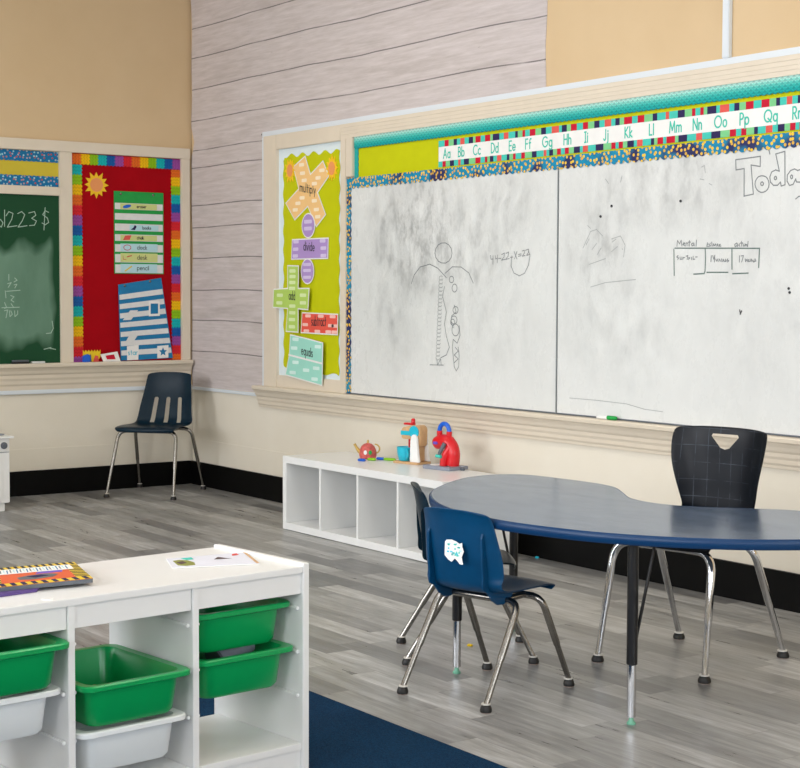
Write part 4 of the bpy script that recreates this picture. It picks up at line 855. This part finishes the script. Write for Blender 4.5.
# --- stacking chairs
def shell(rows, cols=14, name='seat_shell', thick=.005, mt=None, parent=None):
    v = []; f = []; m_ = cols+1
    for (y, z, hw, fy, fz) in rows:
        for j in range(m_):
            u = -1+2*j/cols; e = abs(u)**3
            v.append(Vector((u*hw, y+fy*e, z+fz*e)))
    for i in range(len(rows)-1):
        for j in range(cols): f.append([i*m_+j, i*m_+j+1, (i+1)*m_+j+1, (i+1)*m_+j])
    o = MB().add(v, f, mt).build(name, None, None); off = o.location.copy(); o.location = (0, 0, 0)
    for q in o.data.vertices: q.co += off
    md = o.modifiers.new('s', 'SOLIDIFY'); md.thickness = thick; md.offset = 0
    md = o.modifiers.new('u', 'SUBSURF'); md.levels = 1; md.render_levels = 1
    bake(o)
    for p in o.data.polygons: p.use_smooth = True
    return o
def catmull_rows(rows, k=3):
    out = []; n = len(rows)
    for i in range(n-1):
        p = [rows[max(0, min(n-1, i+j-1))] for j in range(4)]
        for q in range(k):
            s_ = q/k; out.append(tuple(.5*((2*p[1][c])+(-p[0][c]+p[2][c])*s_+(2*p[0][c]-5*p[1][c]+4*p[2][c]-p[3][c])*s_*s_+(-p[0][c]+3*p[1][c]-3*p[2][c]+p[3][c])*s_**3) for c in range(5)))
    out.append(rows[-1]); return out
# chair frame: +y is the way the sitter faces
def chair(loc, rz, label, rows, k, mt, legs, kind, tubemat='chrome', group=None, fins=False, LR=.045):
    """k = overall scale; legs = (seat underside z, top half width, front y, rear y, foot half width, foot front y, foot rear y, tube radius)"""
    t = empty('school_chair', loc, rz, label, 'chair', group)
    rows = catmull_rows([tuple(c*k for c in r) for r in rows])
    s_ = shell(rows, mt=mt)
    z0 = legs[0]
    if kind == 'slots':
        b = MB()
        for u in (-.088, 0, .088):
            pr = [(u*1.03-.015, .440), (u*1.03+.015, .440), (u*.90+.014, .592), (u*.90+.008, .600), (u*.90-.008, .600), (u*.90-.014, .592)]
            b.prism([Vector((a, -.6, z)) for a, z in pr], (0, .8, 0))
        # slot positions given for the full size chair
        bool_cut(s_, b)
    if kind == 'handle':
        b = MB(); pr = [(-.052, .777), (-.057, .768), (-.02, .728), (0, .722), (.02, .728), (.057, .768), (.052, .777)]
        b.prism([Vector((a, -.6, z)) for a, z in pr], (0, .6, 0)); bool_cut(s_, b)
    for p in s_.data.polygons: p.use_smooth = True
    s_.data.set_sharp_from_angle(angle=R(40))
    s_.parent = t
    zt, tw, yf, yr, fw, ff, fr, rad = legs
    for (yt, fy) in ((yf, ff), (yr, fr)):
        for sx in (-1, 1):
            p = fillet([(0, yt, zt), (sx*tw, yt, zt), (sx*fw, fy, .022)], LR, 8)
            # upper tube full size, lower part swaged a little thinner
            a, e = p[-2], p[-1]; pts = p[:-1]+[a.lerp(e, .48), a.lerp(e, .52), e]
            l = MB().tube(pts, [rad]*(len(p)-1)+[rad, rad*.82, rad*.8], 12, M[tubemat]).build('leg', None, t, smooth=45)
            MB().lathe([(rad*.9, 0), (rad*1.55, .0), (rad*1.65, .006), (rad*1.5, .013), (rad*1.15, .021), (rad*.7, .022)], (sx*fw, fy, .003), 14, M['black']).build('glide', None, l, smooth=50)
            MB().lathe([(rad*.7, 0), (rad*1.28, 0), (rad*1.28, .004), (rad*.7, .004)], (sx*fw*.99, fy*.99, .025), 14, M['white_ring']).build('collar', None, l)
            MB().lathe([(rad*.5, 0), (rad*1.35, 0), (rad*1.35, .003), (rad*.5, .003)], (sx*fw, fy, 0), 14, M['rust']).build('felt_pad', None, l)
    b = MB()
    for sx in (-1, 1): b.tube([(sx*tw*.6, yr, zt), (sx*tw*.6, yf, zt)], rad*.85, 10, M[tubemat])
    b.build('seat_brace', None, t, smooth=40)
    if fins:
        back = [r for r in rows if r[1] > .445*k and r[1] < fins[1]*k and r[0] < -.1*k]
        zs = .425*k
        for sx in (-1, 1):
            x = sx*fins[0]*k; u = fins[0]*k/rows[len(rows)//2][2]
            inner = [(r[0]+r[3]*abs(u)**3-.002, r[1]) for r in back]
            n_ = len(inner); outer = [(y-.035*k*math.sin(math.pi*min(1, (n_-i)/n_*1.0)*.5)**.7*(1 if i < n_-1 else 0), z) for i, (y, z) in enumerate(inner)]
            low = [(inner[0][0]+.16*k, zs+.012*k), (inner[0][0]+.13*k, zs-.020*k), (inner[0][0]+.09*k, zs-.036*k), (inner[0][0]+.05*k, zs-.034*k), (inner[0][0]+.015*k, zs-.012*k), (inner[0][0]-.012*k, zs+.02*k)]; outer = outer[1:]
            poly = inner[::-1]+low+outer
            MB().prism([Vector((x-.004, y, z)) for y, z in poly], (.008, 0, 0), mt).build('back_rib', None, t, bevel=.001)
    return t, s_
# profile rows: y, z, half width, edge forward, edge up
SEAT = [(.212, .418, .188, -.02, .0), (.213, .436, .2, -.015, -.003), (.195, .448, .207, -.008, -.006), (.13, .450, .214, 0, -.002), (.05, .444, .214, 0, .006), (-.04, .437, .208, 0, .012), (-.11, .436, .2, .004, .016), (-.155, .444, .196, .012, .018), (-.182, .470, .194, .026, .010)]
BACK_PLAIN = [(-.192, .51, .198, .046, 0), (-.203, .56, .201, .05, 0), (-.212, .61, .196, .05, 0), (-.222, .67, .187, .046, 0), (-.232, .725, .179, .042, -.001), (-.243, .765, .172, .036, -.007), (-.252, .782, .158, .03, -.016)]
BACK_TAPER = [(-.197, .51, .188, .034, 0), (-.212, .56, .182, .034, 0), (-.228, .61, .175, .03, 0), (-.244, .67, .166, .026, 0), (-.256, .73, .158, .02, 0), (-.264, .768, .153, .014, -.004), (-.268, .784, .140, .01, -.012)]
BACK_FLARE = [(-.190, .51, .150, .03, 0), (-.195, .56, .158, .042, 0), (-.198, .62, .172, .055, 0), (-.200, .68, .186, .058, 0), (-.202, .74, .193, .05, 0), (-.206, .785, .191, .04, -.003), (-.210, .803, .18, .034, -.008)]
def face(fx, fy): return math.atan2(fy, fx)-math.pi/2
kA = .775
legsK = (.312, .158, .075, -.042, .168, .218, -.218, .0115)
a_, sA = chair((5.429, -1.798, 0), face(-.102, .427), 'blue child-size chair with a torn sticker on its back', SEAT+BACK_PLAIN, kA, M['blue'], legsK, '', fins=(.138, .70))
# torn sticker on the back of chair A
b = MB(); pts = [(-.040, .030), (-.034, .036), (-.015, .038), (.004, .034), (.018, .028), (.028, .032), (.030, .020), (.038, .006), (.032, -.012), (.040, -.034), (.028, -.034), (.018, -.026), (.006, -.018), (-.006, -.030), (-.020, -.024), (-.036, -.012)]
b.prism([Vector((a, 0, z)) for a, z in pts], (0, -.001, 0), M['white_p'])
for q in range(22):
    x, z = random.uniform(-.032, .02), random.uniform(-.012, .026); b.box(x, x+random.uniform(.004, .011), -.002, -.001, z, z+.005, M[random.choice(['turq', 's_teal', 'card_b'])])
st = b.build('torn_sticker', None, a_); st.location = (.012, -.184, .470); st.rotation_euler = (R(-9), 0, 0)
tag(st, 'torn white and turquoise sticker')
tB, sB = chair((4.982, -1.537, 0), face(.53, .85), 'dark blue child-size chair behind the chair with the torn sticker', SEAT+BACK_PLAIN, kA, M['navy'], legsK, '', fins=(.138, .70))
chair((5.504, -.951, 0), face(.10, -.50), 'black adult chair with a triangular handle hole behind the kidney table', SEAT+BACK_FLARE, 1.0, M['grid'], (.42, .195, .18, -.07, .215, .25, -.255, .0135), 'handle', 'chrome_b', LR=.07)
chair((.352, -.428, 0), face(.67, -.75), 'navy blue chair with three back slots standing alone in the corner', SEAT+BACK_TAPER, .97, M['navy'], (.408, .19, .14, -.12, .22, .27, -.265, .0115), 'slots', LR=.055)

# --- white storage unit with trays
SR = math.atan2(-.9950, .1000)          # local +x runs along the front (towards the camera's left), local +y = back
t = empty('tray_storage_unit', (5.847, -2.737, 0), SR, 'white storage unit with green and clear trays standing on the rug', 'storage unit')
# local +x = (.1107,-.9939); local +y = (.9939,.1107) which is the FRONT side, so depth runs to -y
D = .408; HT = .555; posts = [.009, .352, .70, 1.045]
sx0 = -.0
unit = t
MB().box(-.001, .019, -D, .006, .0118, .563, M['white_lam'], .002).build('side_panel', None, t)
MB().box(1.036, 1.056, -D, .006, .0118, .563, M['white_lam'], .002).build('side_panel', None, t)
for a in posts[1:3]: MB().box(a-.009, a+.009, -D+.006, .002, .0118, .537, M['white_lam'], .0015).build('divider', None, t)
MB().box(.0195, 1.0355, -D, .004, .5375, .555, M['white_lam'], .0015).build('top_panel', None, t)
for i in range(3):
    a, c = posts[i]+.0105, posts[i+1]-.0105
    MB().box(a, c, -.022, -.004, .482, .537, M['white_lam'], .001).build('front_rail', None, t)
    MB().box(a, c, -D+.02, -.001, .066, .084, M['white_lam'], .001).build('bottom_shelf', None, t)
    MB().box(a, c, -.02, -.006, .0118, .0655, M['white_lam'], .001).build('plinth', None, t)
    for z in (.447, .331, .215):
        MB().box(a-.001, a+.009, -D+.02, -.01, z-.009, z, M['white_lam'], .002).build('tray_runner', None, t)
        MB().box(c-.009, c+.001, -D+.02, -.01, z-.009, z, M['white_lam'], .002).build('tray_runner', None, t)
MB().lathe([(.014, 0), (.014, .0015), (.006, .002)], (.745, -.03, .555), 20, M['toywhite']).build('screw_cap', None, t, smooth=40)
fr = Vector((.9950, .1000, 0)); al = Vector((.1000, -.9950, 0)); org = Vector((5.847, -2.737, 0))
def LP(a, d, z): return org+al*a+fr*d+Vector((0, 0, z))     # a along the front, d forward
def tray(a, d, z, mt, label, hgt=.100):
    """a = middle along the front, d = how far the rim's front edge sits forward, z = runner height"""
    b = MB(); W, Dp = .306, .385
    def L(w_, dd, zz, r): return rrect(0, -Dp/2, w_, dd, r, zz)
    loops = [L(W-.078, Dp-.072, -hgt+.0, .03), L(W-.062, Dp-.056, -hgt+.010, .035), L(W-.05, Dp-.034, -.012, .035), L(W-.012, Dp-.012, -.008, .03), L(W, Dp, -.006, .03), L(W+.001, Dp, .004, .03), L(W-.006, Dp-.006, .007, .03),
             L(W-.046, Dp-.038, .006, .03), L(W-.058, Dp-.044, -.004, .03), L(W-.072, Dp-.066, -hgt+.014, .03), L(W-.09, Dp-.085, -hgt+.006, .025)]
    b.loft(loops, mt)
    o = b.build('storage_tray', None, None, smooth=35); q = o.location.copy()
    for v in o.data.vertices: v.co += q
    o.location = LP(a, d, z+.0065); o.rotation_euler = (0, 0, SR)
    return tag(o, label, 'tray')
tray(.180, -.022, .447, M['green'], 'green tray at the top of the right column of the storage unit')
tray(.180, -.008, .331, M['green'], 'green tray second from the top in the right column')
tray(.531, .035, .331, M['green'], 'green tray pulled forward in the open middle column')
tray(.530, .012, .215, M['frost'], 'translucent white tray below the middle green tray')
tray(.868, .04, .447, M['green'], 'green tray at the top of the left column of the storage unit')
tray(.870, .0, .331, M['frost'], 'translucent white tray in the left column under a green tray')
# things in the trays
b = MB(); c0 = LP(.165, -.17, .29); ax = (al*.9+Vector((0, 0, .35))).normalized()
c1 = c0+ax*.05
t = empty('plastic_cup', LP(.165, -.17, .25), 0, 'grey plastic cup lying in the second green tray of the right column', 'cup')
cup = MB(); q = LP(.185, -.15, .305); e = q-al*.10+Vector((0, 0, .035))
cup.tube([q, q.lerp(e, .9), e], [.040, .030, .029], 16, M['grey']); cup.build('cup_body', None, t, world=True, smooth=40)
rim = MB(); rim.tube([q+(q-e).normalized()*.002, q+(q-e).normalized()*.008], [.042, .042], 16, M['dgrey']); rim.build('rim', None, t, world=True, smooth=40)
tag(MB().lathe([(.004, 0), (.02, .004), (.026, .018), (.02, .032), (.004, .037)], tuple(LP(.53, -.19, .249)), 14, M['red']).build('toy_ball', smooth=60), 'small red ball inside the middle green tray', 'ball')
# magazines on top
def sheet(name, quad, z, th, top, parts, label, cat, side=None):
    """quad in (a, d) coordinates on the unit's top: corners far-left, far-right, near-right, near-left"""
    P0 = [LP(a, d, z) for a, d in quad]
    c = sum(P0, Vector())/4
    t = empty(name, (c.x, c.y, z), 0, label, cat)
    MB().prism(P0, (0, 0, th), M[side or 'white_p']).build('pages', None, t, world=True)
    def at(u, v, dz): # u left->right, v far->near
        p = P0[0].lerp(P0[1], u).lerp(P0[3].lerp(P0[2], u), v); return p+Vector((0, 0, th+dz))
    MB().prism([at(0, 0, .0001), at(1, 0, .0001), at(1, 1, .0001), at(0, 1, .0001)], (0, 0, .0006), M[top]).build('cover', None, t, world=True)
    for nm, items in parts:
        b = MB()
        for (pl, mt_, dz) in items: b.prism([at(u, v, dz) for u, v in pl], (0, 0, .0003), M[mt_])
        b.build(nm, None, t, world=True)
    return t
M['cover_or'] = paper('orange_red_cover', 'd8633c'); M['bluebook'] = paper('violet_cover', '5d4a86'); M['pagewhite'] = paper('leaflet_paper', 'dcdde8')
M['olive'] = paper('olive_print', '8c8f4a'); M['brown'] = paper('brown_print', '5c4a48')
R_ = lambda u0, u1, v0, v1: [(u0, v0), (u1, v0), (u1, v1), (u0, v1)]
stripes = []
for (u0, u1, v0, v1, n_, vert) in ((0, 1, 0, .13, 13, False), (0, 1, .86, 1, 10, False), (.86, 1, .13, .86, 8, True), (0, .14, .13, .86, 8, True)):
    stripes.append((R_(u0, u1, v0, v1), 'yellow', .0008))
    for i in range(n_):
        if vert:
            va = v0+(v1-v0)*(i+.1)/n_; vb = v0+(v1-v0)*(i+.55)/n_; stripes.append(([(u0, va), (u1, va+.06 if va+.06 < v1 else v1), (u1, min(v1, vb+.06)), (u0, vb)], 'ink', .0012))
        else:
            ua = u0+(u1-u0)*(i+.1)/n_; ub = u0+(u1-u0)*(i+.55)/n_; stripes.append(([(ua, v0), (ub, v0), (min(u1, ub+.02), v1), (min(u1, ua+.02), v1)], 'ink' if v0 < .5 else 's_navy', .0012))
title = [(R_(.09, .92, .14, .40), 'white_p', .0016)]
for i in range(22):
    u = .12+i*.035; title.append(([(u, .18+.04*(i % 2)), (u+.014, .18), (u+.010, .37), (u-.002, .37-.05*(i % 3))], ['bluefab', 'dgrey', 'card_b'][i % 3], .002))
pic = [(R_(.14, .86, .35, .86), 'cover_or', .0008), ([(.3, .62), (.42, .55), (.62, .52), (.72, .6), (.66, .72), (.45, .78), (.32, .74)], 'dgrey', .0012), ([(.40, .60), (.55, .56), (.62, .64), (.48, .70)], 's_navy', .0016), ([(.55, .36), (.8, .38), (.78, .5), (.5, .5)], 'purple', .0010)]
# corners: b(5.546,-3.266) c(5.787,-3.324)
def toad(x, y): v = Vector((x, y, 0))-org; return (v.dot(al), v.dot(fr))
def quadw(*pts): return [toad(*p) for p in pts]
sheet('picture_book', quadw((5.555, -3.50), (5.570, -3.32), (5.800, -3.47), (5.825, -3.66)), .5555, .007, 'bluebook', [], 'violet-edged book under the hazard striped magazine', 'book', 'bluebook')
sheet('activity_magazine', quadw((5.535, -3.50), (5.558, -3.268), (5.800, -3.325), (5.785, -3.585)), .5635, .010, 'cover_or', [('hazard_stripe_border', stripes), ('title_lettering', title), ('cover_picture', pic)], 'magazine with yellow and black hazard stripe border, on the storage unit', 'magazine', 'dgrey')
leaf = [([(.10, .30), (.25, .25), (.42, .35), (.52, .6), (.5, .85), (.3, .9), (.14, .8)], 'olive', .0008), ([(.15, .5), (.3, .4), (.36, .6), (.22, .72)], 'brown', .0012), ([(.3, .1), (.55, .08), (.56, .3), (.4, .32)], 's_teal', .0010), ([(.6, .45), (.68, .25), (.78, .42), (.84, .46)], 'brown', .0012), ([(.9, .1), (.97, .06), (.98, .2), (.88, .24)], 's_coral', .0012)]
leaf = [([(u*.55, v) for u, v in pl] if i < 3 else [(u*.9, v) for u, v in pl], m_, dz) for i, (pl, m_, dz) in enumerate(leaf)]
sheet('leaflet', quadw((5.562, -3.005), (5.585, -2.775), (5.765, -2.835), (5.695, -3.055)), .5558, .002, 'pagewhite', [('picture', leaf), ('wooden_edge_print', [(R_(.965, 1, 0, 1), 'wood', .0012)])], 'white leaflet with small pictures at the right end of the unit', 'leaflet')

# ================================================================== TOYS ON THE CUBE SHELF
K = H+.0005
t = empty('toy_teapot', (2.465, -.245, K), R(54), 'small red patterned toy teapot with gold spout on the cube shelf', 'teapot')
MB().lathe([(.030, 0), (.043, .004), (.047, .02), (.044, .045), (.035, .066), (.022, .078), (.006, .083)], (0, 0, 0), 24, M['pinkred']).build('body', None, t, smooth=50)
MB().lathe([(.004, 0), (.006, .01), (.003, .018)], (0, 0, .082), 10, M['gold']).build('lid_knob', None, t, smooth=50)
MB().tube(fillet([(-.038, 0, .03), (-.055, 0, .05), (-.072, 0, .078)], .02), [.011, .0105, .010, .0095, .009, .0085, .008, .007, .0075], 10, M['gold']).build('spout', None, t, smooth=50)
MB().tube([(.036+.026*math.sin(R(q)), 0, .052-.024*math.cos(R(q))) for q in range(0, 181, 15)], .004, 8, M['gold']).build('handle', None, t, smooth=50)
b = MB()
for x, c in ((-.012, 'toywhite'), (.014, 'greenfab')): b.prism([Vector((x+.009*math.cos(R(q)), -.047, .036+.012*math.sin(R(q)))) for q in range(0, 360, 40)], (0, .008, 0), M[c])
b.build('painted_flowers', None, t)
def pebble(name, x, y, l, mt, label, rz=.3):
    b = MB(); b.loft([rrect(0, 0, l*.8, .018, .008, 0), rrect(0, 0, l, .026, .012, .005), rrect(0, 0, l*.75, .016, .007, .013)], M[mt]); o = b.build(name, None, None, smooth=60)
    o.location = (x, y, K); o.rotation_euler = (0, 0, rz); tag(o, label, 'toy piece')
pebble('toy_leaf', 2.555, -.345, .05, 'toyblue', 'blue toy piece at the left, beside the toy teapot')
pebble('toy_leaf', 2.555, -.282, .055, 'lime_toy', 'lime green toy piece between the two blue pieces')
pebble('toy_leaf', 2.555, -.225, .055, 'toyblue', 'blue toy piece between the two lime green pieces')
pebble('toy_leaf', 2.61, -.205, .085, 'lime_toy', 'long lime green toy piece nearest the turquoise mug')
# wooden stand mixer
ang = math.atan2(.035, .158)
t = empty('toy_wooden_mixer', (2.79, -.18, K), ang, 'wooden toy stand mixer, white and tan with red knob, on cube shelf', 'toy mixer')
MB().box(-.095, .075, -.055, .05, 0, .012, M['wood'], .002).build('base', None, t)
for y0 in (-.048, .028):
    pr = [(.012, .012), (.077, .012), (.070, .05), (.064, .10), (.062, .13), (.054, .15), (.038, .155), (.024, .147), (.016, .12), (.014, .06)]
    MB().prism([Vector((x, y0, z)) for x, z in pr], (0, .016, 0), M['toywhite']).build('side_support', None, t, bevel=.003)
MB().box(.02, .05, -.03, .03, .0125, .13, M['wood'], .002).build('column', None, t)
MB().prism([Vector((x, -.030, z)) for x, z in [(-.062, .134), (-.055, .126), (.01, .126), (.035, .10), (.062, .09), (.070, .10), (.074, .18), (.066, .194), (.05, .200), (-.01, .195), (-.05, .185), (-.062, .175)]], (0, .056, 0), M['wood']).build('mixer_head', None, t, bevel=.004)
tag(MB().box(-.0635, .02, -.0315, .0275, .146, .168, M['turq'], .001).build('painted_stripe', None, t), 'turquoise stripe')
MB().lathe([(.032, 0), (.032, .004)], (.03, -.0355, .165), 20, M['turq'], 'y').build('dial', None, t, smooth=40)
MB().lathe([(.006, .0), (.006, .062)], (-.030, 0, .063), 12, M['red']).build('beater', None, t, smooth=40)
kn = MB().box(-.058, .005, -.018, .012, .198, .208, M['red'], .003).build('lever', None, t); MB().lathe([(.011, .0), (.011, .018), (.006, .024)], (-.005, 0, .208), 12, M['red']).build('knob', None, t, smooth=40)
# turquoise mug standing on the mixer's base
mc = Vector((2.79, -.18, K))+Matrix.Rotation(ang, 3, 'Z') @ Vector((-.040, -.020, .0125))
t = empty('toy_mug', mc, ang, 'turquoise toy mug standing on the wooden mixer base', 'mug')
MB().lathe([(.026, 0), (.034, .004), (.042, .035), (.045, .072), (.042, .072), (.038, .035), (.03, .008), (.004, .008)], (0, 0, 0), 28, M['turq']).build('mug_body', None, t, smooth=50)
MB().tube([((.036+.028*math.sin(R(q)))*.78, -(.036+.028*math.sin(R(q)))*.62, .038-.021*math.cos(R(q))) for q in range(0, 181, 12)], .0065, 10, M['turq']).build('handle', None, t, smooth=50)
# red toy mixer
t = empty('toy_red_mixer', (3.085, -.195, K), R(8), 'red toy mixer with blue arched handle on a grey base', 'toy mixer')
b = MB(); b.box(-.098, .094, -.07, .065, 0, .018, M['grey'], .003); b.build('base', None, t)
MB().lathe([(.028, 0), (.035, .001), (.032, .003)], (-.045, -.02, .0175), 18, M['toywhite']).build('bowl_plate', None, t, smooth=40)
def blob(path, rs, mt, name, n=18, sy=1.0):
    return MB().tube(path, rs, n, mt).build(name, None, t, smooth=60)
pa = fillet([(.045, 0, .022), (.055, 0, .08), (.035, 0, .128), (-.01, 0, .140), (-.055, 0, .128)], .05, 5)
n_ = len(pa); blob(pa, [.034-.002*i/n_ if i < n_*.55 else .036 for i in range(n_-1)]+[.034], M['red'], 'body')
blob([(-.054, 0, .128), (-.066, 0, .124), (-.074, 0, .121), (-.078, 0, .120)], [.034, .031, .022, .008], M['red'], 'nose')
blob(fillet([(.015, -.032, .02), (.02, -.032, .065), (.045, -.018, .11)], .03, 4), [.02, .02, .02, .02, .02, .02, .018][:7], M['red'], 'leg')
for sx in (-1, 1): MB().tube([(-.012+sx*.034, 0, .16), (-.012+sx*.034, 0, .188)], .014, 12, M['red']).build('ear_mount', None, t, smooth=50)
MB().tube([(-.012-.034*math.cos(R(q)), 0, .187+.038*math.sin(R(q))) for q in range(0, 181, 12)], .0115, 12, M['toyblue']).build('handle', None, t, smooth=50)
MB().tube([(.028, -.038, .132), (.008, -.052, .085), (.004, -.054, .07)], [.011, .009, .007], 10, M['dgrey']).build('crank', None, t, smooth=50)
MB().tube([(-.012, -.056, .068), (.022, -.056, .066)], .0085, 10, M['s_teal']).build('crank_knob', None, t, smooth=50)
MB().box(-.056, -.024, -.040, -.030, .122, .136, M['purple'], .003).build('label_plate', None, t)
b = MB(); b.loft([rrect(0, 0, .02, .014, .006, 0), rrect(0, 0, .028, .02, .009, .008), rrect(0, 0, .012, .01, .004, .016)], M['dgrey']); o = b.build('toy_stone', None, None, smooth=60); o.location = (3.19, -.17, K); tag(o, 'tiny dark grey lump beside the red toy mixer', 'toy piece')
# bits on the floor
b = MB(); b.loft([rrect(0, 0, .018, .014, .005, 0), rrect(0, 0, .022, .017, .006, .004), rrect(0, 0, .012, .008, .003, .008)], M['yellow']); o = b.build('yellow_crumb', None, None, smooth=60); o.location = (4.896, -1.45, .0); o.rotation_euler = (0, 0, .6); tag(o, 'small yellow toy crumb on the floor between chair legs', 'toy piece')
b = MB(); b.loft([rrect(0, 0, .02, .014, .005, 0), rrect(0, 0, .022, .016, .006, .004), rrect(0, 0, .012, .01, .003, .008)], M['turq']); o = b.build('blue_crumb', None, None, smooth=60); o.location = (3.573, -0.010, .0); tag(o, 'small blue bit on the floor near the black baseboard', 'toy piece')

# ================================================================== TOY STOVE at the left edge
t = empty('toy_stove', (.46, -1.735, 0), 0, 'small white toy stove on legs in front of the chalkboard wall', 'toy stove')
MB().box(-.15, .15, -.24, .24, .05, .425, M['toywhite'], .004).build('body', None, t)
MB().box(-.165, .165, -.262, .262, .4255, .438, M['toywhite'], .002).build('worktop', None, t)
MB().box(.1505, .154, -.236, .236, .345, .3475, M['dgrey']).build('panel_seam', None, t)
for y in (-.17, -.06, .06, .205): MB().lathe([(.02, 0), (.02, .008), (.012, .01), (.012, .018)], (.1505, y, .385), 18, M['dgrey'], 'x').build('knob', None, t, smooth=40)
d = MB(); d.box(.1505, .155, -.19, .19, .08, .32, M['toywhite'], .001); d = d.build('oven_door', None, t)
MB().box(.1555, .157, -.165, .165, .10, .29, M['clearp'], .0005).build('door_window', None, d)
for sx in (-.12, .12):
    for sy in (-.21, .2): MB().box(sx-.014, sx+.014, sy-.014, sy+.014, 0, .05, M['toywhite'], .002).build('leg', None, t)
for (x, y) in ((.03, -.12), (-.05, .12), (.05, .2)): MB().lathe([(.045, 0), (.045, .006), (.03, .008)], (x, y, .4385), 20, M['grey']).build('burner', None, t, smooth=40)

bpy.context.view_layer.update()
